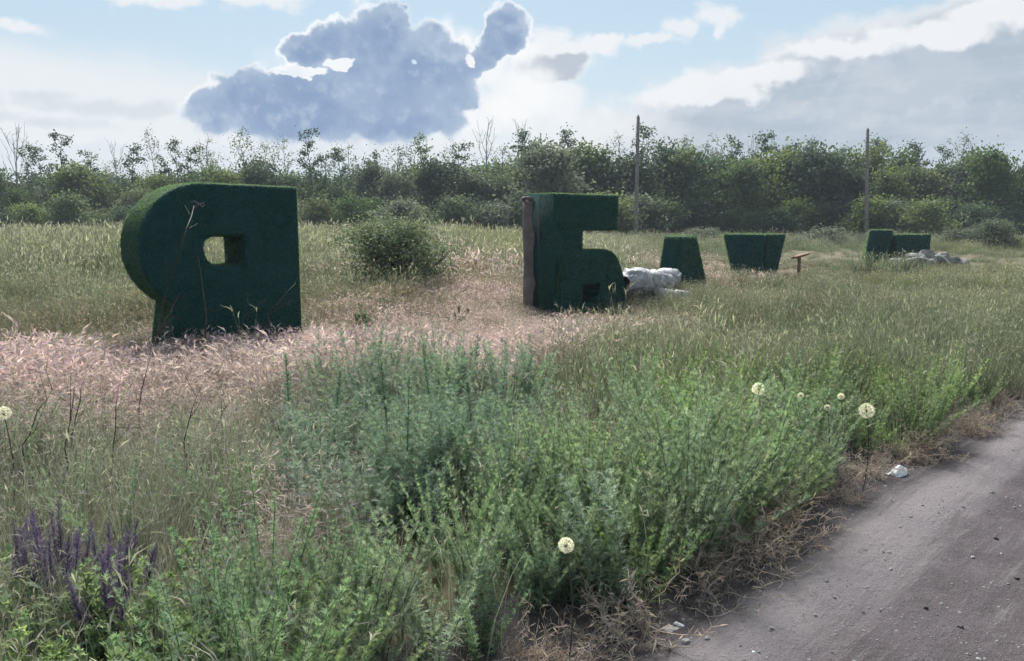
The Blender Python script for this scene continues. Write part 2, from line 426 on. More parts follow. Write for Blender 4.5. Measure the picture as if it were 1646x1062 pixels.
M['pipe'] = surface('pale plastic pipe', (.50, .50, .49), (.66, .66, .65), 9, .5, .1, 30)
M['stone'] = surface('road stone', (.20, .19, .185), (.33, .315, .31), 14, .9, .5, 50, third=(.14, .13, .13))
M['dark_stone'] = surface('dark road stone', (.05, .042, .042), (.09, .08, .08), 14, .9, .5, 50)
M['litter'] = surface('crumpled white litter', (.62, .61, .62), (.78, .77, .77), 20, .5, .2, 60, third=(.40, .33, .34))
M['seed'] = foliage('seed head fluff', (.55, .52, .45), (.82, .80, .74), (.76, .74, .67), .45, 3, .2)

M['dull'] = foliage('dull brown green grass', (.085, .09, .062), (.135, .13, .095), (.115, .10, .085), .38, .8, .3, head=(.25, .215, .17))
# ground and road
def ground_mat():
    m, t = new_mat('meadow soil and thatch')
    P = t.new('ShaderNodeNewGeometry').outputs['Position']
    n1 = t.noise(P, 0.35, 4, 0.6)[0]; n2 = t.noise(P, 9.0, 6, 0.7)[0]; n3 = t.noise(P, 60, 4, 0.6)[0]
    c = t.mix(t.smooth(n1, .4, .62), (.10, .095, .055), (.135, .11, .075))
    c = t.mix(t.m('MULTIPLY', t.smooth(n2, .45, .65), .7), c, (.17, .145, .095))
    c = t.mix(t.m('MULTIPLY', t.smooth(n3, .5, .65), .5), c, (.075, .06, .045))
    b = t.new('ShaderNodeBsdfPrincipled'); t.l.new(c, b.inputs['Base Color']); b.inputs['Roughness'].default_value = .95
    b.inputs['Specular IOR Level'].default_value = .1
    bp = t.new('ShaderNodeBump'); bp.inputs['Strength'].default_value = .7; bp.inputs['Distance'].default_value = .03
    t.l.new(t.m('ADD', n2, t.m('MULTIPLY', n3, .4)), bp.inputs['Height']); t.l.new(bp.outputs[0], b.inputs['Normal'])
    o = t.new('ShaderNodeOutputMaterial'); t.l.new(b.outputs[0], o.inputs[0])
    return m
def road_mat():
    m, t = new_mat('packed dirt road')
    P = t.new('ShaderNodeNewGeometry').outputs['Position']
    V = t.attr('t')[2]                                   # metres across the road from its left edge
    mp = t.new('ShaderNodeMapping', vector_type='TEXTURE'); mp.inputs['Rotation'].default_value = (0, 0, R(45)); mp.inputs['Scale'].default_value = (2.8, .62, 1)
    t.l.new(P, mp.inputs[0])
    n0 = t.noise(mp.outputs[0], 1.6, 5, .65)[0]
    n1 = t.noise(P, 2.2, 6, .65)[0]; n2 = t.noise(P, 14, 6, .7)[0]; n3 = t.noise(P, 90, 4, .6)[0]
    vw = t.m('ADD', V, t.m('MULTIPLY', t.m('SUBTRACT', n0, .5), .55))
    def band(a, b, c, d): return t.m('MULTIPLY', t.smooth(vw, a, b), t.smooth(vw, c, d, 1., 0.))
    c = t.mix(t.smooth(n1, .38, .64), (0.069, 0.058, 0.063), (0.096, 0.082, 0.088))
    c = t.mix(t.m('MULTIPLY', band(.02, .18, .34, .62), .85), c, (0.191, 0.170, 0.176))       # pale dusty ridge beside the wheel track
    c = t.mix(t.m('MULTIPLY', band(1.5, 1.9, 2.1, 2.7), .5), c, (0.134, 0.118, 0.122))
    c = t.mix(t.m('MULTIPLY', t.smooth(vw, .28, -.05), .75), c, (0.060, 0.052, 0.053))
    c = t.mix(t.m('MULTIPLY', t.smooth(n2, .54, .68), .45), c, (0.123, 0.110, 0.114))
    c = t.mix(t.m('MULTIPLY', t.smooth(n3, .56, .66), .55), c, (0.042, 0.036, 0.039))
    c = t.mix(t.m('MULTIPLY', t.smooth(n3, .40, .32), .4), c, (0.163, 0.144, 0.149))
    mq = t.new('ShaderNodeMapping', vector_type='TEXTURE'); mq.inputs['Rotation'].default_value = (0, 0, R(45)); mq.inputs['Scale'].default_value = (1.6, .14, 1)
    t.l.new(P, mq.inputs[0])
    n5 = t.noise(mq.outputs[0], 2.0, 6, .7)[0]
    c = t.mix(t.m('MULTIPLY', t.smooth(n5, .52, .70), .5), c, (0.186, 0.174, 0.169))          # dust drawn out by wheels
    c = t.mix(t.m('MULTIPLY', t.smooth(n5, .46, .32), .45), c, (0.062, 0.056, 0.056))
    n6 = t.noise(P, 240, 3, .6)[0]
    c = t.mix(t.m('MULTIPLY', t.smooth(n6, .56, .64), .5), c, (.22, .21, .205))             # coarse grains
    c = t.mix(t.m('MULTIPLY', t.smooth(n6, .43, .36), .5), c, (0.040, 0.036, 0.036))
    b = t.new('ShaderNodeBsdfPrincipled'); t.l.new(c, b.inputs['Base Color']); b.inputs['Roughness'].default_value = .92
    b.inputs['Specular IOR Level'].default_value = .03
    bp = t.new('ShaderNodeBump'); bp.inputs['Strength'].default_value = .7; bp.inputs['Distance'].default_value = .018
    t.l.new(t.m('ADD', t.m('ADD', t.m('MULTIPLY', n2, 1.2), t.m('MULTIPLY', n3, .6)), t.m('ADD', t.m('MULTIPLY', n5, .9), t.m('MULTIPLY', n6, .25))), bp.inputs['Height']); t.l.new(bp.outputs[0], b.inputs['Normal'])
    o = t.new('ShaderNodeOutputMaterial'); t.l.new(b.outputs[0], o.inputs[0])
    return m

# ------------------------------------------------------------------ ground and road
Q2 = math.sqrt(2)
ROAD_OFF, ROAD_W = 2.62, 5.2
def road_v(X, Y): return (np.asarray(X) - np.asarray(Y) + ROAD_OFF) / Q2 + 0.16 * (npnoise(X, Y, .55, 3) - .5) + .10 * (npnoise(X, Y, 2.1, 4) - .5)
def ground_z(X, Y):
    X = np.asarray(X, float); Y = np.asarray(Y, float)
    v = road_v(X, Y)
    k = np.clip((v + 1.05) / .75, 0, 1); k = k * k * (3 - 2 * k)
    k2 = np.clip((v - ROAD_W) / .8, 0, 1); k = k * (1 - k2)
    dist = np.hypot(X, Y)
    z = 0.07 * (npnoise(X, Y, .45, 1) - .5) + .05 * (npnoise(X, Y, 1.7, 2) - .5)
    far = np.clip((dist - 80) / 300, 0, 1)
    return z * (1 - k) - .10 * k - .09 * np.clip(v / .4, 0, 1) * (1 - k2) - far * 2.0
def road_z(X, Y):
    v = (np.asarray(X) - np.asarray(Y) + ROAD_OFF) / Q2
    rut = -.035 * np.exp(-((v - .95) / .32) ** 2) - .03 * np.exp(-((v - 3.1) / .35) ** 2) + .024 * np.exp(-((v - .30) / .16) ** 2)
    return -.10 + .018 + rut * (.7 + .6 * npnoise(X, Y, .9, 8)) + .014 * (npnoise(X, Y, 3.3, 5) - .5) + .01 * (npnoise(X, Y, 9, 6) - .5)
def axis(lo, hi, near, step):
    a = [0.0]
    while a[-1] < hi: a.append(a[-1] + max(step, abs(a[-1] - 0) * .06 if abs(a[-1]) > near else step))
    b = [0.0]
    while b[-1] > lo: b.append(b[-1] - max(step, abs(b[-1]) * .06 if abs(b[-1]) > near else step))
    return np.array(b[:0:-1] + a)
gx, gy = axis(-1200, 1200, 7, .14), axis(-250, 2400, 9, .14)
GX, GY = np.meshgrid(gx, gy)
GZ = ground_z(GX, GY)
def grid_mesh(name, X, Y, Z, mat, T=0.0):
    ny, nx = X.shape
    i = (np.arange(ny - 1)[:, None] * nx + np.arange(nx - 1)[None]).ravel()
    mb = MB(); mb.add(np.stack((X, Y, Z), -1).reshape(-1, 3), np.stack((i, i + 1, i + nx + 1, i + nx), 1), np.asarray(T).ravel() if np.ndim(T) else T)
    return mb.mesh(name, mat, True)
o = link('ground', grid_mesh('ground', GX, GY, GZ, ground_mat())); tag(o, kind='structure', label='rough meadow ground under the grass and weeds')
uu = np.concatenate((np.arange(-9, 14, .09), np.arange(14, 60, .6), np.arange(60, 420, 6)))
vv = np.concatenate((np.arange(-.85, 4, .08), np.arange(4, ROAD_W + .2, .2)))
U, Vv = np.meshgrid(uu, vv)
wob = .16 * (npnoise(U, U * .3, .7, 9) - .5)
Ve = Vv + wob * np.clip(1 - Vv, 0, 1)
RX = (U + Ve) / Q2 - ROAD_OFF / 2; RY = (U - Ve) / Q2 + ROAD_OFF / 2
RZ = road_z(RX, RY)
edge = np.clip((Vv + .85) / .6, 0, 1); edge = edge * edge * (3 - 2 * edge)
RZ = RZ * edge + (1 - edge) * (ground_z(RX, RY) - .02)
RZ = np.where(Vv < .5, np.maximum(RZ, ground_z(RX, RY) + .008 * (edge > .1) - .03 * (edge <= .1)), RZ)
RZ[-1] = -.14
o = link('dirt_road', grid_mesh('dirt_road', RX, RY, RZ, road_mat(), Vv)); tag(o, kind='structure', label='packed grey brown dirt road with pale wheel tracks')

# ------------------------------------------------------------------ turf letters
def prism(name, outline, holes, t, mat, bevel=.035):
    cu = bpy.data.curves.new(name, 'CURVE'); cu.dimensions = '2D'; cu.fill_mode = 'BOTH'
    for loop in [outline] + holes:
        spl = cu.splines.new('POLY'); spl.points.add(len(loop) - 1)
        for p, (x, z) in zip(spl.points, loop): p.co = (x, z, 0, 1)
        spl.use_cyclic_u = True
    cu.extrude = t / 2 - bevel; cu.bevel_depth = bevel; cu.bevel_resolution = 2; cu.offset = -bevel
    tmp = bpy.data.objects.new(name, cu); COL.objects.link(tmp)
    bpy.context.view_layer.update()
    me = bpy.data.meshes.new_from_object(tmp.evaluated_get(bpy.context.evaluated_depsgraph_get()))
    bpy.data.objects.remove(tmp); bpy.data.curves.remove(cu)
    me.name = name
    me.transform(Matrix(((1, 0, 0, 0), (0, 0, -1, t / 2), (0, 1, 0, 0), (0, 0, 0, 1))))   # curve xy -> x,z ; depth -> y
    me.materials.clear(); me.materials.append(mat)
    return me
def frustum(name, bot, top, h, mat, bevel=.04):
    """bot/top: four (x, y) corners front-left, front-right, back-right, back-left"""
    bm = bmesh.new()
    b = [bm.verts.new((x, y, 0)) for x, y in bot]; t = [bm.verts.new((x, y, h)) for x, y in top]
    bm.faces.new(b[::-1]); bm.faces.new(t)
    for i in range(4): bm.faces.new((b[i], b[(i + 1) % 4], t[(i + 1) % 4], t[i]))
    bmesh.ops.bevel(bm, geom=list(bm.edges), offset=bevel, segments=3, affect='EDGES', profile=.6)
    me = bpy.data.meshes.new(name); bm.to_mesh(me); bm.free(); me.materials.append(mat)
    return me
def pile_on(me, per_m2, length, width, bald=None):
    """short plastic blades standing on every face of a mesh"""
    bm = bmesh.new(); bm.from_mesh(me); bmesh.ops.triangulate(bm, faces=bm.faces)
    tri = np.array([[v.co[:] for v in f.verts] for f in bm.faces]); nr = np.array([f.normal[:] for f in bm.faces])
    ar = np.array([f.calc_area() for f in bm.faces]); bm.free()
    N = int(ar.sum() * per_m2)
    k = rng.choice(len(tri), N, p=ar / ar.sum())
    a, b = rng.random(N), rng.random(N); s = a + b > 1; a[s], b[s] = 1 - a[s], 1 - b[s]
    P = tri[k, 0] + (tri[k, 1] - tri[k, 0]) * a[:, None] + (tri[k, 2] - tri[k, 0]) * b[:, None]
    n = nr[k]
    if bald is not None:
        keep = ~bald(P); P, n = P[keep], n[keep]; N = len(P)
    d = unit(n + rng.normal(size=(N, 3)) * .45 + np.array((0, 0, -.15)))
    mb = MB()
    ribbons(mb, P - n * .003, d, length * (.6 + .7 * rng.random(N)), np.full(N, width), np.array((0, 0, -.3)) * (length * rng.random(N))[:, None], 1)
    return mb.mesh(me.name + ' pile', M['turf_pile'])
def turf_letter(label, me, loc, th, per=5200, ln=.022, wd=.009, tilt=(0, 0), bald=None):
    root = empty('turf_letter', loc, th)
    root.rotation_euler = (tilt[0], tilt[1], th)
    tag(root, label, 'letter', 'turf covered letters in a row across the meadow')
    link('letter_body', me, root)
    tag(link('turf_pile', pile_on(me, per, ln, wd, bald), root), kind='stuff')
    return root
TH = R(42)
def arc(cx, cz, rx, rz, a0, a1, n=20):
    return [(cx + rx * math.cos(R(a)), cz + rz * math.sin(R(a))) for a in np.linspace(a0, a1, n)]
# first letter, a capital Ya
ya = [(1.42, 0), (2.05, 0), (2.05, 2.17)] + arc(.80, 1.40, .80, .79, 90, 238, 26) + [(.335, .45), (.27, 0), (.86, 0), (.96, .26), (1.16, .30), (1.40, .12)]
hole = [(1.30, 1.17), (1.30, 1.55)] + [(.90, 1.55), (.80, 1.50), (.765, 1.40), (.78, 1.30), (.84, 1.21), (.92, 1.17)]
def ya_bald(P): return (np.hypot(P[:, 0] - .70, P[:, 2] - 1.93) < .06) & (P[:, 1] < .1)
Lf = np.array((-2.84 - 2.05 * math.cos(TH), 10.8 - 2.05 * math.sin(TH)))
letter_ya = turf_letter('largest green turf letter Я at left with rounded bowl and small square opening', prism('letter Ya', ya, [hole], .7, M['turf']),
                        (Lf[0], Lf[1], float(ground_z(*Lf)) - .03), TH, bald=ya_bald)
mb = MB()
for k in range(2):                                            # torn spot near its top
    a = rng.random() * 6
    cards(mb, np.array([[.70 + .04 * math.cos(a), -.012, 1.93 + .03 * math.sin(a)]]), np.array([.07]), .9)
tube(mb, [(.63, -.005, 1.95), (.66, -.06, 1.97), (.71, -.075, 1.93), (.76, -.05, 1.90), (.80, -.01, 1.93)], [.007] * 5, 5)
tube(mb, [(.67, -.005, 1.88), (.70, -.045, 1.92), (.78, -.05, 1.95)], [.006] * 3, 5)
link('torn_patch', mb.mesh('torn patch', M['concrete']), letter_ya)
# second letter, a small be with an ascender arm
be = [(0, 0), (0, 2.17), (1.74, 2.17), (1.74, 1.53), (.76, 1.53), (.76, 1.15), (1.44, 1.15), (1.60, 1.11), (1.74, 1.0), (1.86, .80), (1.96, .55), (2.03, .25), (2.05, 0)]
be = be[::-1]
bhole = [(.77, .16), (1.24, .16), (1.24, .52), (.77, .52)]
letter_be = turf_letter('tall green turf letter б with open arm and peeling board along its left edge', prism('letter be', be, [bhole], .7, M['turf']),
                        (.742, 14.3, float(ground_z(.742, 14.3)) - .03), TH, per=3600, ln=.025, wd=.011,
                        bald=lambda P: ((P[:, 0] < .02) & (P[:, 1] > .38)) | ((P[:, 0] > .76) & (P[:, 0] < 1.25) & (P[:, 2] > .15) & (P[:, 2] < .53) & (P[:, 1] > .03) & (P[:, 1] < .67)))
mb = MB(); mb.add([(.72, .655, .12), (1.29, .655, .12), (1.29, .655, .57), (.72, .655, .57), (.72, .675, .12), (1.29, .675, .12), (1.29, .675, .57), (.72, .675, .57)], [(0, 1, 2, 3), (7, 6, 5, 4), (0, 4, 5, 1), (2, 6, 7, 3), (1, 5, 6, 2), (0, 3, 7, 4)])
link('back_panel', mb.mesh('back panel', M['board']), letter_be)
# weathered edge board that has come loose from the side of the letter
mb = MB()
zs = np.linspace(0, 2.08, 12)
ya_, yb_ = .47, .74
Vb = []
for i, z in enumerate(zs):
    off = -.03 - .035 * (z / 2.08) ** 2 - .012 * math.sin(z * 5)
    w0 = ya_ + .03 * math.sin(z * 7 + 1) + .02 * math.sin(z * 19)
    Vb += [(off, w0, z), (off, yb_, z), (off - .018, yb_, z), (off - .018, w0, z)]
Fb = []
for i in range(len(zs) - 1):
    for j in range(4): Fb.append((i * 4 + j, i * 4 + (j + 1) % 4, i * 4 + 4 + (j + 1) % 4, i * 4 + 4 + j))
Fb += [(0, 1, 2, 3), (44, 45, 46, 47)]
mb.add(Vb, Fb)
tag(link('edge_board', mb.mesh('edge board', M['board']), letter_be), label='bare grey brown board peeling from the left edge')
mb = MB()
pts = [(-.075, .48, 2.08), (-.08, .62, 2.10), (-.06, .76, 2.09)]
tube(mb, pts, [.03, .034, .03], 6)
tube(mb, [(-.03, .36, 2.0), (-.06, .33, 1.8), (-.04, .35, 1.5), (-.035, .34, 1.1)], [.015, .02, .014, .006], 5)
link('torn_edging', mb.mesh('torn edging', M['board']), letter_be)
mb = MB()
for k, (x, z, L) in enumerate(((.10, 1.02, .34), (.16, .86, .26), (.07, .70, .30), (.20, 1.66, .14))):
    u = np.linspace(0, 1, 5)
    Vf = np.concatenate([np.stack((x + w_ + .02 * np.sin(u * 5 + k), -.02 - .05 * np.sin(u * 2.6), z - L * u), 1) for w_ in (-.035, .03)])
    mb = MB(); mb.add(Vf, [(i, i + 1, i + 6, i + 5) for i in range(4)])
    link('loose_flap', mb.mesh('loose flap', M['turf_pile']), letter_be)
# lower letters further along the row
p = at_depth(1097, 400, 19.6)
letter_l = turf_letter('green turf letter л narrowing upwards, behind the white sheeting', frustum('letter el', [(0, 0), (1.15, -.0), (1.15, .75), (-.05, .75)], [(.02, .06), (.70, .08), (.70, .62), (.06, .62)], 1.31, M['turf'], .06),
                       (p[0], p[1], -.03), TH, per=1500, ln=.04, wd=.018)
def two_piece(label, px, Y, pieces, per, ln, wd):
    p = at_depth(px, 400, Y)
    root = tag(empty('turf_letter', (p[0], Y, -.03)), label, 'letter', 'turf covered letters in a row across the meadow')
    for me, (x, y), rz in pieces:
        o = link('letter_body', me, root, (x, y, 0), (0, 0, rz))
        tag(link('turf_pile', pile_on(me, per, ln, wd), o), kind='stuff')
    return root
letter_u = two_piece('green turf letter у narrowing downwards, left of the rusty post', 1163, 24.5, [
    (frustum('letter u arm', [(.32, .0), (1.15, 0), (1.15, .7), (.32, .7)], [(0, 0), (1.20, 0), (1.20, .8), (0, .8)], 1.27, M['turf'], .05), (.02, .10), R(-14)),
    (frustum('letter u stem', [(.02, 0), (.42, 0), (.42, .7), (.02, .7)], [(0, 0), (.70, 0), (.70, .8), (0, .8)], 1.27, M['turf'], .05), (1.24, -.12), R(16))], 1000, .045, .022)
letter_n = two_piece('farthest green turf letter, a slanted slab beside a lower block behind a grey heap', 1392, 31.5, [
    (frustum('letter en slab', [(0, 0), (.80, 0), (.80, .6), (0, .6)], [(.17, 0), (1.0, 0), (1.0, .6), (.17, .6)], 1.30, M['turf'], .05), (0, .14), R(-16)),
    (frustum('letter en block', [(0, 0), (1.46, 0), (1.46, .8), (0, .8)], [(0, 0), (1.50, 0), (1.50, .8), (0, .8)], 1.13, M['turf'], .05), (1.12, -.12), R(10))], 800, .05, .026)

# ------------------------------------------------------------------ crumpled sheets, post, heap
def crumpled(name, L, Wd, H, seed, mat, n=34):
    u = np.linspace(-1, 1, n); Uu, Vg = np.meshgrid(u, u)
    rad = np.sqrt(np.abs(Uu) ** 2.4 + np.abs(Vg) ** 2.4)
    z = H * np.clip(1 - rad ** 1.7, -0.05, 1) ** .7
    f1 = npnoise(Uu + .6 * Vg, Vg - .3 * Uu, 1.7, seed); f2 = np.abs(npnoise(Uu - .5 * Vg, Vg + .8 * Uu, 4.5, seed + 1) - .5) * 2
    z = np.where(z > 0, z * (.6 + .55 * f1) + H * .13 * f2, 0)
    z = np.nan_to_num(z) - .03
    X = Uu * L / 2 + .10 * L * (npnoise(Uu, Vg, 3, seed + 2) - .5); Y = Vg * Wd / 2 + .12 * Wd * (npnoise(Uu, Vg, 3, seed + 3) - .5)
    me = grid_mesh(name, X, Y, z, mat)
    return me
def sheet_thing(label, px, py, Y, L, Wd, H, seed, rz, z=0.0):
    p = at_depth(px, py, Y)
    o = link('plastic_sheet', crumpled('crumpled sheet', L, Wd, H, seed, M['tarp']), None, (p[0], p[1], z), (0, 0, rz))
    md = o.modifiers.new('thickness', 'SOLIDIFY'); md.thickness = .012; md.offset = 1
    return tag(o, label, 'sheet', 'white crumpled sheeting beside the letters')
def roll(label, A, B, ra, rb, seed, sag=.0):
    """a bunched length of sheeting lying from A to B, creased across"""
    A, B = np.array(A), np.array(B); n, m_ = 130, 60
    u = np.linspace(0, 1, n)[:, None]; a = np.linspace(0, 2 * math.pi, m_, endpoint=False)[None]
    ax = unit(B - A); sd = unit(np.cross(ax, (0, 0, 1.0)))
    rr = (ra + (rb - ra) * u) * np.clip(np.minimum(u, 1 - u) / .10, .12, 1) ** .5
    ring = npnoise(u * 6 + .5 * np.cos(a) + seed, .6 * np.sin(a) + 0 * u, 1.6, seed) - .5
    fold = np.abs(npnoise(u * 9 + 1.1 * np.cos(a), 1.3 * np.sin(a) + seed + 0 * u, 1.9, seed + 1) - .5)
    rr = rr * (1 + .34 * ring - .10 * np.clip(1 - fold / .12, 0, 1) + .05 * (npnoise(a * 2.2 + 0 * u, u * 14 + seed, 1.5, seed + 2) - .5))
    saw = lambda q: np.abs((q % 1.0) - .5) * 2
    pl = saw(u * 7 + .16 * a + .25 * np.cos(a * 2 + seed) + 1.4 * npnoise(u * 5, np.cos(a) + 0 * u, 1.2, seed + 5))
    pl2 = saw(u * 23 + .9 * np.sin(a + seed) + 2.0 * npnoise(u * 8, np.sin(a) * 2 + 0 * u, 1.3, seed + 6))
    rdg = 1 - 2 * np.abs(npnoise(u * 13 + .8 * np.cos(a * 2), 1.6 * np.sin(a) + 1.2 * np.cos(a) + seed, 1.7, seed + 9) - .5)
    rr = rr * (.84 + .17 * pl + .05 * pl2 - .06 * rdg ** 3 + .0 * npnoise(u * 30, a * 4 + 0 * u, 1.0, seed + 4))
    C = A + (B - A) * u + np.array((0, 0, 1.0)) * (sag * np.sin(u * math.pi))
    P = C[:, None] + sd * (rr * np.cos(a))[..., None] * 1.15 + np.array((0, 0, 1.0)) * (rr * np.sin(a) * .95)[..., None]
    F = [(i * m_ + j, i * m_ + (j + 1) % m_, (i + 1) * m_ + (j + 1) % m_, (i + 1) * m_ + j) for i in range(n - 1) for j in range(m_)]
    mb = MB(); mb.add(P.reshape(-1, 3) - A, F)
    o = link('plastic_sheet', mb.mesh('bunched sheet', M['tarp'], True), None, A)
    return tag(o, label, 'sheet', 'white crumpled sheeting beside the letters')
q0, q1 = at_depth(1004, 452, 15.6), at_depth(1086, 446, 18.0)
roll('larger bunch of dirty white sheeting heaped between the tall letter б and the letter л', q0, q1, .33, .23, 3, -.06)
q0, q1 = at_depth(1050, 474, 16.2), at_depth(1104, 478, 16.9)
roll('smaller grey white bunch of sheeting low at the foot of the letter л', q0, q1, .20, .15, 8)

p = at_depth(1284, 430, 24.0)
post = tag(empty('rusty_post', (p[0], p[1], -.05)), 'short rusty post with a tilted plate on top, right of the fourth letter', 'post')
zt = at_depth(1284, 412, 24.0)[2] + .05
mb = MB(); tube(mb, [(0, 0, 0), (.005, 0, zt * .5), (0, 0, zt)], [.055, .052, .05], 8); link('upright', mb.mesh('upright', M['rust'], True), post)
mb = MB(); a = np.arange(14) / 14 * 2 * math.pi
Vt = np.concatenate([np.stack((np.cos(a) * .27 + .03, np.sin(a) * .2, np.cos(a) * .075 + zt + h), 1) for h in (.0, .045)])
Ft = [(i, (i + 1) % 14, 14 + (i + 1) % 14, 14 + i) for i in range(14)] + [(14, 14 + i, 15 + i, 15 + i) for i in range(1, 13)] + [(0, i + 1, i, i) for i in range(1, 13)]
mb.add(Vt, Ft); link('plate', mb.mesh('plate', M['rust']), post)
mb = MB(); tube(mb, [(-.2, -.05, zt + .0), (0, -.06, zt - .10), (.03, 0, zt - .16)], [.018, .02, .02], 5); link('brace', mb.mesh('brace', M['rust']), post)

def rock_mesh(name, s, seed, mat, sub=2):
    bm = bmesh.new(); bmesh.ops.create_icosphere(bm, subdivisions=sub, radius=1)
    for v in bm.verts:
        q = Vector(v.co) * 1.3 + Vector((seed * 3.1, seed, 0))
        f = 1 + .38 * mnoise.noise(q) + .16 * mnoise.noise(q * 2.7)
        c = v.co * f
        c = Vector([max(-.8, min(.8, k)) for k in c])
        v.co = Vector((c.x * s[0], c.y * s[1], c.z * s[2]))
    me = bpy.data.meshes.new(name); bm.to_mesh(me); bm.free(); me.materials.append(mat)
    return me
hp = at_depth(1482, 425, 29.0)
heap = tag(empty('rubble_heap', (hp[0], hp[1], 0)), 'low grey heap of broken concrete in front of the farthest letter', 'rubble')
for k, (dx, dy, s) in enumerate([(-.75, .1, (.42, .4, .22)), (-.3, -.1, (.5, .4, .36)), (.2, .15, (.55, .45, .40)), (.62, 0, (.45, .4, .34)), (1.05, .1, (.4, .35, .22)), (.1, -.35, (.4, .3, .22)), (1.35, -.1, (.3, .3, .15))]):
    link('concrete_chunk', rock_mesh('concrete chunk', s, k + 1, M['concrete'], 3), heap, (dx, dy, s[2] * .55), (.1 * k, .07 * k, k * .8))
def hoop(label, px0, py0, px1, py1, pxm, pym, Y):
    A, B, C = at_depth(px0, py0, Y), at_depth(px1, py1, Y), at_depth(pxm, pym, Y)
    s = np.linspace(0, 1, 14)[:, None]
    P = A * (1 - s) ** 2 + 2 * s * (1 - s) * (2 * C - .5 * (A + B)) + B * s ** 2
    r = empty('bent_pipe', A); mb = MB(); tube(mb, P - A, [.030] * 14, 7)
    o = r; bpy.data.objects.remove(r)
    o = link('bent_pipe', mb.mesh('bent pipe', M['pipe'], True), None, A)
    tag(o, label, 'pipe', 'pale bent pipes on the rubble')
hoop('longer pale pipe arching over the left of the grey heap', 1441, 424, 1501, 424, 1478, 414, 28.4)
hoop('shorter pale pipe arching over the right of the grey heap', 1504, 411, 1526, 424, 1516, 413, 28.4)

# ------------------------------------------------------------------ utility poles
def pole(label, px, pt, pb, Y, rad, lean):
    p = at_depth(px, pb, Y); top = at_depth(px + lean, pt, Y)
    r = tag(empty('utility_pole', (p[0], p[1], -.2)), label, 'pole', 'bare utility poles before the tree belt')
    h = top[2] + .2; dx = top[0] - p[0]
    mb = MB(); s = np.linspace(0, 1, 8)
    tube(mb, np.stack((dx * s, 0 * s, (h - .25) * s), 1), rad * (1.25 - .35 * s), 8); link('shaft', mb.mesh('shaft', M['pole'], True), r)
    mb = MB(); x = dx * (h - .25) / h
    tube(mb, [(x, 0, h - .26), (x, 0, h - .12), (dx, 0, h)], [rad * .95, rad * .7, rad * .12], 8); link('cap', mb.mesh('cap', M['pole'], True), r)
    mb = MB(); tube(mb, [(x - rad * 1.1, -.02, h - .7), (x + rad * 1.1, -.02, h - .7)], [.03, .03], 6); link('bolt', mb.mesh('bolt', M['rust'], True), r)
pole('taller bare grey pole, left of the two, rising behind the tall letter', 1022, 184, 374, 57, .125, 4)
pole('shorter bare grey pole, right of the two, rising behind the farthest letter', 1394, 205, 374, 57, .12, 1)

# ------------------------------------------------------------------ trees
def branchy(h, rad, n1, n2, up, spread, seed, tiers=(.25, 1.0)):
    """a limb skeleton: returns tubes and outer twig points"""
    g = np.random.default_rng(seed)
    tubes, tips = [], []
    s = np.linspace(0, 1, 7)
    wob = np.stack((.06 * h * np.sin(s * 3 + seed) * s, .05 * h * np.cos(s * 4 + seed * 2) * s, h * s), 1)
    tubes.append((wob, rad * (1 - .85 * s)))
    for i in range(n1):
        f = tiers[0] + (tiers[1] - tiers[0]) * (i + g.random() * .8) / n1
        f = min(f, .97)
        b = np.array([np.interp(f, s, wob[:, k]) for k in range(3)])
        a = i * 2.4 + g.random(); L = spread * h * (1.05 - .65 * f) * (.7 + .5 * g.random())
        d = unit(np.array((math.cos(a), math.sin(a), up + .35 * g.random())))
        q = np.linspace(0, 1, 5)[:, None]
        P = b + d * L * q + np.array((0, 0, .25 * L * up)) * q ** 2
        tubes.append((P, rad * .42 * (1 - .5 * f) * (1 - .8 * q[:, 0])))
        for j in range(n2):
            c = P[2 + j % 3]; d2 = unit(d + g.normal(size=3) * .7 + np.array((0, 0, .3 * up))); L2 = L * (.3 + .35 * g.random())
            Q = c + d2 * L2 * np.linspace(0, 1, 3)[:, None]
            tubes.append((Q, rad * .16 * (1 - .7 * np.linspace(0, 1, 3)))); tips.append(Q[-1]); tips.append(Q[1])
        tips.append(P[-1]); tips.append(P[3])
    tips.append(wob[-1])
    return tubes, np.array(tips)
def trunk_mesh(tubes, mat, sides=5):
    mb = MB()
    for P, r in tubes: tube(mb, P, np.maximum(r, .008), sides, cap=False)
    return mb.mesh('limbs', mat, True)
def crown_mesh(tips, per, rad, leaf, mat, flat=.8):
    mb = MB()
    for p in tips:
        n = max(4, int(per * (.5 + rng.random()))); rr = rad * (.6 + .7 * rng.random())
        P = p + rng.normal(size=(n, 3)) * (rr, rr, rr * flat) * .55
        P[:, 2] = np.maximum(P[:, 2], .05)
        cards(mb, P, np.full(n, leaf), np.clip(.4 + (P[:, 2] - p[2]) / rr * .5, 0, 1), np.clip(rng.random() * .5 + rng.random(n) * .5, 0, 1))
    return mb.mesh('crown', mat)
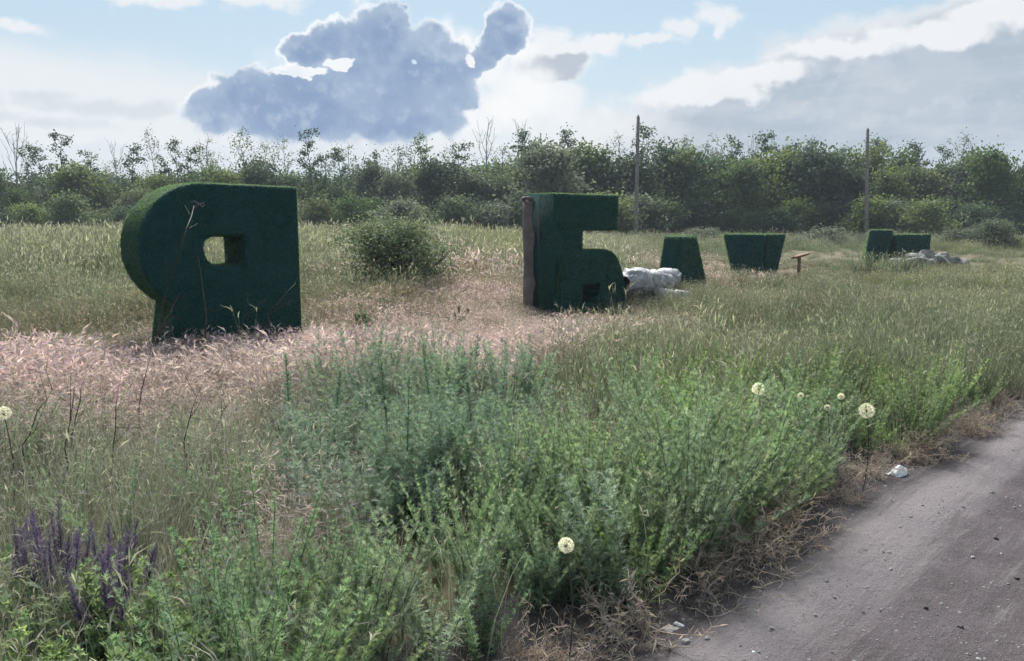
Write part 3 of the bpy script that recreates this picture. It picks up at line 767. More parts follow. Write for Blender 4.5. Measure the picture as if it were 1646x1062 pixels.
def tree_kind(kind, seed):
    """unit-height tree meshes (height 1 m scaled later is avoided: heights are built in metres at 7 m)"""
    if kind == 'dense':
        tb, tips = branchy(5.6, .13, 15, 4, .35, .42, seed, (.08, 1.0)); return trunk_mesh(tb, M['bark']), crown_mesh(tips, 44, .9, .26, None)
    if kind == 'scraggly':
        tb, tips = branchy(7.0, .085, 13, 3, .75, .17, seed, (.25, 1.0)); k = np.random.default_rng(seed).random(len(tips)) < .72
        return trunk_mesh(tb, M['bark']), crown_mesh(tips[k], 15, .34, .17, None)
    if kind == 'sparse':
        tb, tips = branchy(6.6, .08, 14, 4, .9, .24, seed, (.2, 1.0)); k = np.random.default_rng(seed).random(len(tips)) < .5
        return trunk_mesh(tb, M['dead_bark']), crown_mesh(tips[k], 9, .42, .13, None)
    if kind == 'bare':
        tb, tips = branchy(7.0, .09, 12, 5, 1.25, .34, seed, (.15, .9)); return trunk_mesh(tb, M['dead_bark'], 4), None
    if kind == 'bush':
        tb, tips = branchy(2.5, .06, 15, 4, .45, .62, seed, (.02, 1.0)); return trunk_mesh(tb, M['bark']), crown_mesh(tips, 32, .55, .16, None, .9)
PROTO = {}
for kind, n, h in (('dense', 5, 6.55), ('scraggly', 6, 7.4), ('sparse', 5, 6.9), ('bare', 4, 7.2), ('bush', 4, 3.05)):
    for s in range(n):
        PROTO[kind, s] = (*tree_kind(kind, 31 * s + len(kind)), h)
CROWNS = {}; BELT_ALL = []
def add_tree(kind, px, ptop, Y, mat, label, group='trees of the belt behind the meadow', wide=1.0, name=None, cat='tree', var=None):
    s = rng.integers(len([k for k in PROTO if k[0] == kind])) if var is None else var
    tm, cm, h = PROTO[kind, int(s)]
    p = at_depth(px, 360, Y); H = at_depth(px, ptop, Y)[2]
    k = H / h
    r = tag(empty(name or {'dense': 'leafy_tree', 'scraggly': 'thin_tree', 'sparse': 'sparse_tree', 'bare': 'bare_tree', 'bush': 'bush'}[kind], (p[0], Y, -.1 - 0.0), rng.random() * 6.28), label, cat, group)
    r.scale = (k * wide, k * wide, k)
    BELT_ALL.append((px, kind, mat, r, label))
    link('trunk' if kind != 'bush' else 'branches', tm, r)
    if cm is not None:
        key = (kind, int(s), mat)
        if key not in CROWNS:
            c2 = cm.copy(); c2.materials.clear(); c2.materials.append(M[mat]); CROWNS[key] = c2
        link('crown' if kind != 'bush' else 'foliage', CROWNS[key], r)
    return r
HERO = [
 ('bare', 36, 196, 72, 'dead_bark', 'bare grey tree standing at the left end of the tree belt', .75),
 ('scraggly', 44, 232, 69, 'tree_dark', 'dark thin tree in front of the leftmost bare tree', 1.),
 ('scraggly', 115, 212, 70, 'tree_dark', 'dark pointed thin tree, tallest above the belt left of the Я letter', 1.1),
 ('scraggly', 150, 238, 71, 'tree_dark', 'thin leaning tree just right of the tall pointed one at left', 1.),
 ('bare', 190, 226, 73, 'dead_bark', 'small bare twiggy tree above the upper left edge of the Я letter', .7),
 ('sparse', 252, 216, 71, 'tree_grey', 'sparse tree with dotted leaves above the bowl of the Я letter', .8),
 ('scraggly', 284, 224, 70, 'tree_dark', 'thin dark tree rising above the top of the Я letter', .9),
 ('scraggly', 312, 232, 70, 'tree_dark', 'short thick thin-trunked tree above the torn spot of the Я letter', 1.1),
 ('sparse', 346, 226, 72, 'tree_grey', 'pale sparse tree above the opening of the Я letter', 1.),
 ('sparse', 392, 216, 72, 'tree_grey', 'pale sparse tree under the left part of the dark cloud', 1.2),
 ('sparse', 436, 232, 72, 'tree_grey', 'low pale sparse tree above the right half of the Я letter', 1.2),
 ('sparse', 470, 226, 71, 'tree_olive', 'olive sparse tree above the right corner of the Я letter', 1.1),
 ('scraggly', 501, 203, 69, 'tree_dark', 'tallest dark thin tree under the middle of the dark cloud', .9),
 ('scraggly', 546, 232, 71, 'tree_dark', 'dark thin tree just right of the tallest one under the cloud', 1.),
 ('sparse', 572, 236, 72, 'tree_grey', 'low pale sparse tree above the round shrub', 1.2),
 ('scraggly', 598, 240, 70, 'tree_dark', 'dark thin tree above the round shrub', 1.1),
 ('sparse', 640, 234, 72, 'tree_grey', 'pale sparse tree above the right side of the round shrub', 1.3),
 ('scraggly', 684, 214, 70, 'tree_mid', 'tall green thin tree under the right end of the dark cloud', 1.1),
 ('scraggly', 738, 226, 66, 'tree_dark', 'dark leaning tree left of the pair of bare trees', 1.3),
 ('bare', 790, 188, 70, 'dead_bark', 'tall bare tree with fanned branches left of the tall letter б', .9),
 ('bare', 838, 190, 72, 'dead_bark', 'narrow bare tree directly above the tall letter б', .6),
 ('dense', 866, 228, 70, 'tree_mid', 'leafy green tree behind the left corner of the letter б', .6),
 ('dense', 940, 230, 69, 'tree_mid', 'broad leafy tree above the letter б', .8),
 ('sparse', 1002, 220, 72, 'tree_grey', 'sparse tree just left of the taller pole', 1.1),
 ('sparse', 1050, 222, 71, 'tree_grey', 'sparse tree just right of the taller pole', 1.1),
 ('dense', 1092, 236, 66, 'tree_olive', 'olive leafy tree right of the taller pole', .85),
 ('sparse', 1088, 220, 74, 'tree_grey', 'thin sparse tree above the olive leafy one', .9),
 ('sparse', 1156, 222, 73, 'tree_grey', 'wide sparse tree midway between the poles', 1.4),
 ('bare', 1208, 208, 73, 'dead_bark', 'bare grey tree midway between the two poles', .55),
 ('scraggly', 1240, 232, 71, 'tree_mid', 'thin green tree right of the bare one between the poles', 1.),
 ('scraggly', 1264, 228, 70, 'tree_dark', 'slim dark tree at the left side of the big round tree', .7),
 ('dense', 1308, 230, 64, 'tree_dark', 'big dark round tree left of the shorter pole', .95),
 ('scraggly', 1404, 228, 72, 'tree_grey', 'thin tree behind the shorter pole', 1.),
 ('dense', 1448, 240, 70, 'tree_mid', 'leafy tree just right of the shorter pole', .8),
 ('scraggly', 1516, 234, 71, 'tree_dark', 'thin dark tree above the grey rubble heap', 1.1),
 ('dense', 1560, 248, 71, 'tree_mid', 'leafy tree right of the rubble heap', .8),
 ('scraggly', 1606, 250, 72, 'tree_dark', 'thin dark tree near the right end of the belt', 1.),
 ('dense', 1640, 262, 69, 'tree_mid', 'leafy tree at the right end of the belt', .7),
]
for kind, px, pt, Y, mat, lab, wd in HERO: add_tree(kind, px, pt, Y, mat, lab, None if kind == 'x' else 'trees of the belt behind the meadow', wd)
# the mass of the belt between them
BELT = {'dense': None, 'scraggly': None, 'sparse': None, 'bush': None}
def sky_top(px): return float(np.interp(px, [-300, 0, 120, 250, 420, 560, 660, 760, 860, 960, 1120, 1300, 1420, 1560, 1646, 1950], [274, 270, 268, 264, 268, 266, 262, 254, 240, 238, 242, 240, 244, 250, 258, 266]))
for i, px in enumerate(np.arange(-210, 1860, 42)):
    x = px + rng.uniform(-14, 14); Y = rng.uniform(63, 71)
    mat = ['tree_mid', 'tree_dark', 'tree_mid', 'tree_olive', 'tree_grey'][int(rng.integers(5))]
    if x > 1380 and rng.random() < .4: mat = 'tree_olive'
    add_tree('dense', x, sky_top(x) + rng.uniform(-14, 38), Y, mat, BELT['dense'], wide=rng.uniform(.85, 1.15))
for i, px in enumerate(np.arange(-200, 1800, 44)):
    x = px + rng.uniform(-14, 14)
    add_tree('dense', x, sky_top(x) + rng.uniform(6, 40), rng.uniform(72, 76), ['tree_mid', 'tree_dark'][int(rng.integers(2))], None, wide=rng.uniform(1.1, 1.4))
for i, px in enumerate(np.arange(-150, 860, 38)):
    x = px + rng.uniform(-12, 12)
    add_tree('dense', x, sky_top(x) + rng.uniform(8, 24), rng.uniform(76, 80), ['tree_mid', 'tree_dark', 'tree_dark'][int(rng.integers(3))], None, wide=rng.uniform(1.2, 1.5))
for i, px in enumerate(np.arange(-200, 1850, 62)):
    x = px + rng.uniform(-22, 22)
    kind = 'scraggly' if rng.random() < .55 else 'sparse'
    if 840 < x < 1000 and kind == 'sparse': continue
    add_tree(kind, x, sky_top(x) - rng.uniform(6, 42), rng.uniform(69, 75), 'tree_dark' if kind == 'scraggly' else 'tree_grey', BELT[kind], wide=rng.uniform(.7, 1.2))
for i, px in enumerate(np.arange(-160, 1820, 40)):
    x = px + rng.uniform(-16, 16)
    mat = ['tree_mid', 'tree_dark', 'tree_dark', 'tree_grey', 'tree_olive'][int(rng.integers(5))]
    add_tree('bush', x, rng.uniform(308, 344), rng.uniform(58.5, 63), mat, BELT['bush'], 'bushes along the foot of the tree belt', rng.uniform(.95, 1.35), cat='bush')
add_tree('bush', 1492, 322, 56, 'tree_olive', 'bright yellow green bush right of the shorter pole, at the foot of the belt', 'bushes along the foot of the tree belt', 1.2, cat='bush')
for x, pt, Y_, lab in ((1130, 366, 52, 'low grey brush in the field behind the letter л'), (1330, 364, 50, 'low grey brush in the field left of the shorter pole'), (1545, 366, 47, 'low grey brush right of the farthest letter'),
                       (1420, 368, 52, 'low grey brush directly behind the farthest letter')):
    add_tree('bush', x, pt, Y_, 'tree_grey', lab, None, 2.2, cat='bush')
add_tree('bush', 1600, 352, 45, 'tree_grey', 'low grey bush in the field at far right', None, 1.5, cat='bush')

# labels of the belt: counted from landmarks one can find
MARK = [(-1e9, None), (0, 'the left end of the view'), (200, 'the left edge of the Я letter'), (480, 'the right edge of the Я letter'), (715, 'the round meadow shrub'),
        (1024, 'the taller pole'), (1394, 'the shorter pole'), (1646, None)]
ORD = ['first', 'second', 'third', 'fourth', 'fifth', 'sixth', 'seventh', 'eighth', 'ninth', 'tenth', 'eleventh', 'twelfth', 'thirteenth', 'fourteenth', 'fifteenth', 'sixteenth', 'seventeenth', 'eighteenth', 'nineteenth', 'twentieth',
       'twenty-first', 'twenty-second', 'twenty-third', 'twenty-fourth', 'twenty-fifth', 'twenty-sixth', 'twenty-seventh', 'twenty-eighth', 'twenty-ninth', 'thirtieth', 'thirty-first', 'thirty-second', 'thirty-third', 'thirty-fourth', 'thirty-fifth', 'thirty-sixth']
TONE = {'tree_dark': 'dark', 'tree_mid': 'mid green', 'tree_olive': 'olive', 'tree_grey': 'grey green', 'dead_bark': 'grey'}
WORD = {'dense': 'leafy belt tree', 'scraggly': 'thin belt tree', 'sparse': 'sparse belt tree', 'bush': 'belt foot bush'}
for kind in WORD:
    row = sorted([e for e in BELT_ALL if e[1] == kind], key=lambda e: e[0]); cnt = {}
    for px, _, mat, r, lab in row:
        j = max(i for i, mk in enumerate(MARK) if mk[0] <= px); cnt[j] = cnt.get(j, 0) + 1
        if lab: continue
        if MARK[j][1] is None: r['label'] = '%s beyond the %s end of the view' % (WORD[kind], 'left' if px < 0 else 'right')
        else: r['label'] = '%s %s, %s one right of %s' % (TONE[mat], WORD[kind], ORD[cnt[j] - 1], MARK[j][1])

# the lower, denser back row closing the gaps under the thin trees
# round dark shrub in the meadow
tb, tips = branchy(1.5, .03, 22, 5, .55, .62, 77, (.02, .95))
p = at_depth(640, 440, 17.0)
sh = tag(empty('meadow_shrub', (p[0], 17.0, -.05), .7), 'round dark green shrub in the meadow between the first two letters', 'shrub')
link('branches', trunk_mesh(tb, M['bark']), sh)
link('foliage', crown_mesh(tips, 64, .36, .055, M['shrub'], .9), sh)
sh.scale = (1.22, 1.1, .93)

# ------------------------------------------------------------------ plant prototypes for the undergrowth
LIB = {}
def lib(name, meshes):
    c = bpy.data.collections.new(name)
    for i, me in enumerate(meshes):
        c.objects.link(bpy.data.objects.new('%s %02d' % (name, i), me))
    LIB[name] = c
def grass_clump(nb, rad, h, w, mat, heads=.4, lean=.25, head_len=.09, head_w=.012, droop=.1, nseg=3):
    mb = MB()
    a = rng.random(nb) * 6.28; q = np.sqrt(rng.random(nb)) * rad
    base = np.stack((q * np.cos(a), q * np.sin(a), np.full(nb, -.02)), 1)
    H = h * (.55 + .6 * rng.random(nb))
    d = unit(np.stack((rng.normal(size=nb) * lean + .3 * lean * np.cos(a), rng.normal(size=nb) * lean + .3 * lean * np.sin(a), np.ones(nb)), 1))
    bend = np.stack((rng.normal(size=nb) * droop * h, rng.normal(size=nb) * droop * h, -rng.random(nb) * droop * h * .8), 1)
    r = rng.random(nb)
    ribbons(mb, base, d, H, w * (.7 + .6 * rng.random(nb)), bend, nseg, r)
    k = rng.random(nb) < heads
    if k.any():
        tip = base[k] + d[k] * H[k][:, None] * .96 + bend[k] * .92
        hd = unit(d[k] + bend[k] * 2.2 / h + rng.normal(size=(k.sum(), 3)) * .12)
        ribbons(mb, tip, hd, np.full(k.sum(), head_len) * (.7 + .6 * rng.random(k.sum())), np.full(k.sum(), head_w), np.stack((rng.normal(size=k.sum()) * .02, rng.normal(size=k.sum()) * .02, -rng.random(k.sum()) * head_len * .5), 1), 2, r[k], 1.3, 1.5, taper=False)
        ribbons(mb, tip, hd, np.full(k.sum(), head_len) * (.6 + .5 * rng.random(k.sum())), np.full(k.sum(), head_w), np.stack((rng.normal(size=k.sum()) * .03, rng.normal(size=k.sum()) * .03, -rng.random(k.sum()) * head_len * .6), 1), 2, r[k], 1.3, 1.5, taper=False)
    return mb.mesh('grass clump', mat)
def herb(mat, nst, h, spread, leaf, nleaf, lobes=2, lw=.16, droop=.2, stem_r=.003, top_bias=0.0, stem=True, flare=0.0):
    """bushy herb: several stems, each with divided leaves"""
    mb = MB()
    for s in range(nst):
        a = rng.random() * 6.28; q = spread * .35 * math.sqrt(rng.random())
        b = np.array((q * math.cos(a), q * math.sin(a), -.02)); H = h * (.65 + .5 * rng.random())
        out = spread * (.3 + .8 * rng.random())
        u = np.linspace(0, 1, 6)
        S = b + np.stack((out * math.cos(a) * u ** 1.3, out * math.sin(a) * u ** 1.3, H * u), 1) + rng.normal(size=3) * .02 * u[:, None]
        if stem: tube(mb, S, stem_r * (1.1 - .8 * u), 3, T=u * .3, r=.3, cap=False)
        f = np.sort(rng.random(nleaf) ** (1 / (1.4 + top_bias))) * .97 + .03
        P = np.stack([np.interp(f, u, S[:, k]) for k in range(3)], 1)
        an = np.arange(nleaf) * 2.4 + rng.random(nleaf) * .8
        el = .5 - flare + .75 * f + rng.normal(size=nleaf) * .25
        d = unit(np.stack((np.cos(an) * np.cos(el), np.sin(an) * np.cos(el), np.sin(el)), 1))
        L = leaf * (1.15 - (.65 - .4 * flare) * f) * (.7 + .6 * rng.random(nleaf))
        rr = np.clip(.25 + .5 * rng.random() * 0 + rng.random(nleaf) * .6, 0, 1)
        up = np.broadcast_to(np.array((0, 0, 1.0)), d.shape); sd = unit(np.cross(d, up)); nrm = np.cross(sd, d)
        bend = -np.array((0, 0, 1.0)) * (L * droop * rng.random(nleaf))[:, None]
        ribbons(mb, P, d, L, L * lw, bend, 2, rr, .35, 1.0, taper=False, face=nrm)
        for j in range(lobes):
            g = (j + 1) / (lobes + 1.2)
            for sg in (-1, 1):
                d2 = unit(d * .75 + sd * sg * .8 + nrm * rng.normal(size=(nleaf, 1)) * .2)
                ribbons(mb, P + d * (L * g)[:, None] + bend * g ** 2, d2, L * (.52 - .12 * j), L * lw * .8, bend * .4, 1, rr, .45, 1.0, face=nrm)
    return mb.mesh('herb', mat)
def dry_weed(mat, n, h, spread):
    mb = MB()
    for s in range(n):
        a = rng.random() * 6.28
        P = [np.array((rng.normal() * spread * .3, rng.normal() * spread * .3, -.01))]
        d = unit(np.array((math.cos(a) * .7, math.sin(a) * .7, 1.0)))
        for k in range(6):
            P.append(P[-1] + d * h / 6 * (.7 + .6 * rng.random())); d = unit(d + rng.normal(size=3) * .38 + np.array((0, 0, -.07)))
        P = np.array(P); P[:, 2] = np.maximum(P[:, 2], -.01)
        tube(mb, P, np.linspace(.0028, .001, 7), 3, r=rng.random(), cap=False)
        m = 18; f = rng.random(m) ** .8 * 6
        Q = np.stack([np.interp(f, np.arange(7), P[:, k]) for k in range(3)], 1)
        dd = unit(rng.normal(size=(m, 3)) + (0, 0, .2))
        ribbons(mb, Q, dd, (.012 + .026 * rng.random(m)), .002 + .003 * rng.random(m), rng.normal(size=(m, 3)) * .012, 3, None, .2, 1, taper=False)
    return mb.mesh('dry weed', mat)

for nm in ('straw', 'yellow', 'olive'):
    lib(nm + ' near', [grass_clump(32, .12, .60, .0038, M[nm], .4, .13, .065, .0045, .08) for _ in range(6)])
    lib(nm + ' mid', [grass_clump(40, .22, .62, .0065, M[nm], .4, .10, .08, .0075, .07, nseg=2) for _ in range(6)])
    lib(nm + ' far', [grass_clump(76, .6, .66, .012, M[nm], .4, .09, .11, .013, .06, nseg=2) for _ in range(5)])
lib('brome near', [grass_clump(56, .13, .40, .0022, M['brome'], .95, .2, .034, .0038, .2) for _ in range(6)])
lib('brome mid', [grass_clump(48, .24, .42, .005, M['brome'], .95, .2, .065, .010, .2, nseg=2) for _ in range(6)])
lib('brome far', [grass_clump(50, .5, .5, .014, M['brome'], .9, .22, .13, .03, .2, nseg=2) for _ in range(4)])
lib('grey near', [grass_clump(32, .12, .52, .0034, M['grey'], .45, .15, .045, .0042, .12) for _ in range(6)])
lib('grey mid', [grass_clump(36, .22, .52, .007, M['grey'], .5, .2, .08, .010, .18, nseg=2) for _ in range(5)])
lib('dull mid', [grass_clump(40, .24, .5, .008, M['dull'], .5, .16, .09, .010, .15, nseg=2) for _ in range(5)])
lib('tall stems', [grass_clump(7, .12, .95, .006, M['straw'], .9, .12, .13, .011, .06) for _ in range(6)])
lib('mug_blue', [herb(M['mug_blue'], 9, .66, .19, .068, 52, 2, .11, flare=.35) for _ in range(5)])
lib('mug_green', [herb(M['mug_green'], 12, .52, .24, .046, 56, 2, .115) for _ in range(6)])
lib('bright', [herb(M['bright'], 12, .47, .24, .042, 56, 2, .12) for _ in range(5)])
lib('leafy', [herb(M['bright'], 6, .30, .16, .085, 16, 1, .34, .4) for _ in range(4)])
lib('dry', [dry_weed(M['dry_weed'], 24, .30, .2) for _ in range(6)])

def gn_scatter(name, libname, P, scale, kind_label, tilt=.12):
    """one undergrowth object: points carrying rotation, size and variant, planted with library meshes"""
    N = len(P)
    if N == 0: return
    me = bpy.data.meshes.new(name)
    me.vertices.add(N); me.vertices.foreach_set('co', P.astype(np.float32).ravel())
    rot = np.stack((rng.normal(size=N) * tilt, rng.normal(size=N) * tilt, rng.random(N) * 6.283), 1)
    a = me.attributes.new('rot', 'FLOAT_VECTOR', 'POINT'); a.data.foreach_set('vector', rot.astype(np.float32).ravel())
    sc = np.stack((scale * rng.uniform(.85, 1.2, N), scale * rng.uniform(.85, 1.2, N), scale), 1)
    a = me.attributes.new('scl', 'FLOAT_VECTOR', 'POINT'); a.data.foreach_set('vector', sc.astype(np.float32).ravel())
    a = me.attributes.new('var', 'INT', 'POINT'); a.data.foreach_set('value', rng.integers(0, len(LIB[libname].objects), N).astype(np.int32))
    me.update()
    o = link(name, me)
    tag(o, kind_label, kind='stuff')
    ng = bpy.data.node_groups.new('plant ' + libname, 'GeometryNodeTree')
    ng.interface.new_socket('Geometry', in_out='INPUT', socket_type='NodeSocketGeometry')
    ng.interface.new_socket('Geometry', in_out='OUTPUT', socket_type='NodeSocketGeometry')
    n = ng.nodes; l = ng.links
    gi, go = n.new('NodeGroupInput'), n.new('NodeGroupOutput')
    ci = n.new('GeometryNodeCollectionInfo'); ci.inputs['Collection'].default_value = LIB[libname]
    ci.inputs['Separate Children'].default_value = True; ci.inputs['Reset Children'].default_value = True
    ip = n.new('GeometryNodeInstanceOnPoints'); ip.inputs['Pick Instance'].default_value = True
    def na(nm, typ):
        x = n.new('GeometryNodeInputNamedAttribute'); x.data_type = typ; x.inputs['Name'].default_value = nm
        return [s for s in x.outputs if s.enabled and s.name == 'Attribute'][0]
    e2r = n.new('FunctionNodeEulerToRotation'); l.new(na('rot', 'FLOAT_VECTOR'), e2r.inputs[0])
    l.new(gi.outputs[0], ip.inputs['Points']); l.new(ci.outputs[0], ip.inputs['Instance'])
    l.new(na('var', 'INT'), ip.inputs['Instance Index']); l.new(e2r.outputs[0], ip.inputs['Rotation']); l.new(na('scl', 'FLOAT_VECTOR'), ip.inputs['Scale'])
    l.new(ip.outputs[0], go.inputs[0])
    md = o.modifiers.new('plants', 'NODES'); md.node_group = ng
    return o

# keep-out footprints of the letters and other solid things: (x, y, theta, w, t)
def footprint(root, w, t, pad=.02):
    x, y = root.location.x, root.location.y; th = root.rotation_euler.z
    return (x, y, th, w, t, pad)
KEEP = [footprint(letter_ya, 2.05, .7), footprint(letter_be, 2.05, .75), footprint(letter_l, 1.15, .75), footprint(letter_u, 1.95, .9), footprint(letter_n, 2.6, .9)]
def clear_of(P, extra=0.0):
    ok = np.ones(len(P), bool)
    for x, y, th, w, t, pad in KEEP:
        dx, dy = P[:, 0] - x, P[:, 1] - y
        lx = dx * math.cos(th) + dy * math.sin(th); ly = -dx * math.sin(th) + dy * math.cos(th)
        ok &= ~((lx > -pad - extra) & (lx < w + pad + extra) & (ly > -pad - extra) & (ly < t + pad + extra))
    return ok
def sample(r0, r1, dens, az=47):
    """even scatter over a ring sector of the meadow in front of the road's camera spot"""
    area = R(2 * az) / 2 * (r1 ** 2 - r0 ** 2); N = int(area * dens)
    r = np.sqrt(rng.uniform(r0 ** 2, r1 ** 2, N)); a = R(rng.uniform(-az, az, N)) if False else np.radians(rng.uniform(-az, az, N))
    X, Y = r * np.sin(a), r * np.cos(a)
    return X, Y
def gauss(x, c, s): return np.exp(-((x - c) / s) ** 2)
def sstep(x, a, b):
    t = np.clip((x - a) / (b - a), 0, 1); return t * t * (3 - 2 * t)
def zones(X, Y):
    """share of each plant community at a ground spot (communities outlined on the photograph, carried to the ground)"""
    px, py = project(X, Y, np.full_like(X, .25))
    nz = npnoise(X, Y, .8, 21); nz2 = npnoise(X, Y, 2.2, 22)
    px = px + (nz - .5) * 120 * np.clip(8 / np.maximum(Y, 1), .2, 1); py = py + (nz2 - .5) * 60 * np.clip(8 / np.maximum(Y, 1), .15, 1)
    yc = np.interp(px, [-400, 0, 250, 480, 700, 900, 1050], [640, 622, 605, 585, 550, 520, 498])
    hw = np.interp(px, [0, 480, 700, 900, 1050], [58, 62, 62, 38, 20])
    pink = gauss(py, yc, hw) * sstep(px, 1130, 960)
    pink = np.maximum(pink, .8 * gauss(px, 745, 110) * gauss(py, 468, 40))
    pink = np.maximum(pink, .8 * gauss(px, 1120, 130) * gauss(py, 425, 18))
    pink = np.maximum(pink, .75 * gauss(px, 440, 110) * gauss(py, 850, 60))
    above = sstep(py, yc, yc - hw * 1.2)                       # beyond the pink band
    right = sstep(px, 820, 1010) * sstep(py, 700, 600)
    yellow = sstep(px, 1380, 1500) * sstep(py, 500, 465)
    yellow = np.maximum(yellow, .55 * above * sstep(py, 455, 415) * (nz2 > .35) * sstep(px, 950, 850))
    straw = np.maximum(above * .9, .55 * right)
    olive = np.maximum(right, .4 * above)
    blue = sstep(px, 360, 560) * sstep(px, 930, 780) * sstep(py, 590, 640) * sstep(py, 840, 780)
    blue = np.maximum(blue, .8 * gauss(px, 880, 120) * gauss(py, 1010, 110))
    green = sstep(px, 300, 400) * sstep(py, np.interp(px, [300, 560, 700, 850, 1000], [930, 880, 800, 700, 690]) - 30, np.interp(px, [300, 560, 700, 850, 1000], [930, 880, 800, 700, 690]) + 30)
    bright = sstep(px, 960, 1060) * sstep(py, 590, 640) * sstep(py, 800, 720) + .35 * green * (nz > .6)
    grey = sstep(px, 560, 440) * sstep(py, 615, 660) + .25 * (py > 640) + .3 * above * sstep(px, 500, 300)
    leafy = sstep(px, 340, 260) * sstep(py, 900, 960)
    v = road_v(X, Y)
    dry = sstep(v, -.46, -.22)
    dry = np.maximum(dry, 1.0 * gauss(px, 1440, 120) * gauss(py, 700, 60))
    dry = np.maximum(dry, .55 * gauss(px, 400, 90) * gauss(py, 890, 70))
    live = sstep(v, -.12, -.34)
    dull = np.maximum(gauss(py, np.interp(px, [0, 240, 480, 700, 850], [525, 520, 500, 470, 455]), 42) * sstep(px, 900, 780), .9 * gauss(px, 1190, 140) * gauss(py, 472, 30))
    dull = np.maximum(dull, .75 * sstep(npnoise(X, Y, .33, 44), .50, .68) * sstep(px, 900, 1000) * sstep(py, 600, 560))
    dull = np.maximum(dull, .6 * sstep(px, 1000, 1100) * sstep(py, 436, 420))
    dull = np.clip(dull * (.5 + nz), 0, 1)
    straw = straw * (1 - .85 * dull); yellow = yellow * (1 - .9 * dull); olive = olive * (1 - .8 * dull)
    cover = np.clip(1 - .9 * np.maximum(np.maximum(green, bright), blue * .8), 0, 1)
    pink = np.clip(pink * 1.35, 0, 1); straw = straw * (1 - .85 * pink); olive = olive * (1 - .85 * pink); grey = grey * (1 - .6 * pink); yellow = yellow * (1 - .8 * pink)
    pink = pink * cover; grey = grey * np.clip(cover + .08, 0, 1); straw = straw * np.clip(cover + .15, 0, 1); olive = olive * np.clip(cover + .2, 0, 1)
    return dict(pink=pink, yellow=yellow * live, straw=straw * live, olive=olive * live, blue=blue * live, green=green * live, bright=bright * live, grey=grey * live, leafy=leafy * live, dull=dull * live, dry=dry, v=v)

def plant(name, libn, key, r0, r1, dens, smin, smax, label, vmax=-.10, extra=0.0, mul=1.0, low=None):
    X, Y = sample(r0, r1, dens)
    Z = zones(X, Y)
    keep = (rng.random(len(X)) < Z[key] * mul) & (Z['v'] < vmax)
    X, Y = X[keep], Y[keep]
    P = np.stack((X, Y, ground_z(X, Y)), 1)
    ok = clear_of(P, extra)
    P = P[ok]
    s = rng.uniform(smin, smax, len(P))
    ppx, ppy = project(P[:, 0], P[:, 1], P[:, 2])
    s = s * (1 - .52 * sstep(ppx, 960, 1080) * sstep(P[:, 1], 12, 16) * (1 - .7 * sstep(P[:, 1], 40, 48)))
    s = s * (1 - .35 * sstep(ppx, 1120, 1200) * sstep(P[:, 1], 22, 25) * (1 - sstep(P[:, 1], 38, 44)))
    s = s * (1 + .25 * sstep(ppx, 900, 700) * sstep(P[:, 1], 14, 22))
    s = s * (1 - .3 * sstep(P[:, 1], 15.5, 11) * sstep(P[:, 1], 7, 9))
    s = s * (.62 + .75 * npnoise(P[:, 0], P[:, 1], .55, 31)) * (.8 + .4 * npnoise(P[:, 0], P[:, 1], 1.9, 32))
    # trampled lower growth right in front of the first two letters
    for (cx, cy, rr, f) in ((1.8, 14.0, 1.7, .35), (1.2, 13.4, 1.5, .5)):
        dd = np.hypot(P[:, 0] - cx, P[:, 1] - cy); s = s * (1 - (1 - f) * np.clip(1.4 - dd / rr, 0, 1))
    return gn_scatter(name, libn, P, s, label)

plant('dry_grass', 'brome near', 'pink', 2.6, 7, 45, .7, 1.15, 'pinkish dry brome grass in the near meadow')
plant('dry_grass', 'brome mid', 'pink', 7, 19, 50, .6, 1.05, 'pinkish dry brome grass around the letters')
plant('dry_grass', 'brome mid', 'pink', 7.5, 10.2, 22, 1.05, 1.45, 'tallest pinkish brome in front of the largest letter')
plant('dry_grass', 'brome far', 'pink', 19, 40, 4, .8, 1.2, 'pinkish dry grass patches in the far meadow')
plant('tall_grass', 'straw mid', 'straw', 6, 20, 20, .6, 1.15, 'straw tipped tall grass across the middle meadow')
plant('tall_grass', 'straw far', 'straw', 20, 66, 3.2, .8, 1.35, 'straw tipped tall grass in front of the tree belt')
plant('tall_grass', 'yellow mid', 'yellow', 8, 20, 12, .7, 1.1, 'yellow green grass in the middle meadow')
plant('tall_grass', 'yellow far', 'yellow', 20, 60, 3.2, .8, 1.3, 'yellow green grass at the far right of the meadow')
plant('tall_grass', 'tall stems', 'straw', 5, 30, 3.2, .6, 1.0, 'taller straw coloured stems rising out of the meadow grass')
plant('tall_grass', 'tall stems', 'olive', 5, 30, 2.2, .6, 1.05, 'taller straw coloured stems in the right hand meadow')
plant('tall_grass', 'tall stems', 'grey', 2.6, 12, 2.2, .5, .8, 'taller pale stems in the left foreground grass')
plant('green_grass', 'olive near', 'olive', 4, 8, 26, .6, 1.0, 'olive green grass beside the road')
plant('green_grass', 'olive mid', 'olive', 8, 20, 22, .6, 1.05, 'olive green grass at the right of the meadow')
plant('green_grass', 'olive far', 'olive', 20, 62, 2.4, .7, 1.15, 'olive green grass in the far meadow')
plant('meadow_grass', 'dull mid', 'dull', 7, 34, 26, .6, 1.05, 'dull brown green grass behind the pink band')
plant('meadow_grass', 'grey near', 'grey', 2.2, 7, 52, .6, 1.15, 'grey green mixed grass in the left foreground')
plant('meadow_grass', 'grey mid', 'grey', 7, 20, 14, .6, 1.0, 'grey green mixed grass in the middle meadow')
plant('mugwort_undergrowth', 'mug_blue', 'blue', 2.5, 10, 21, .4, .92, 'blue green feathery weeds in the middle foreground')
plant('mugwort_undergrowth', 'mug_green', 'green', 1.9, 7, 27, .55, 1.3, 'green feathery weeds along the bottom of the meadow', vmax=-.12)
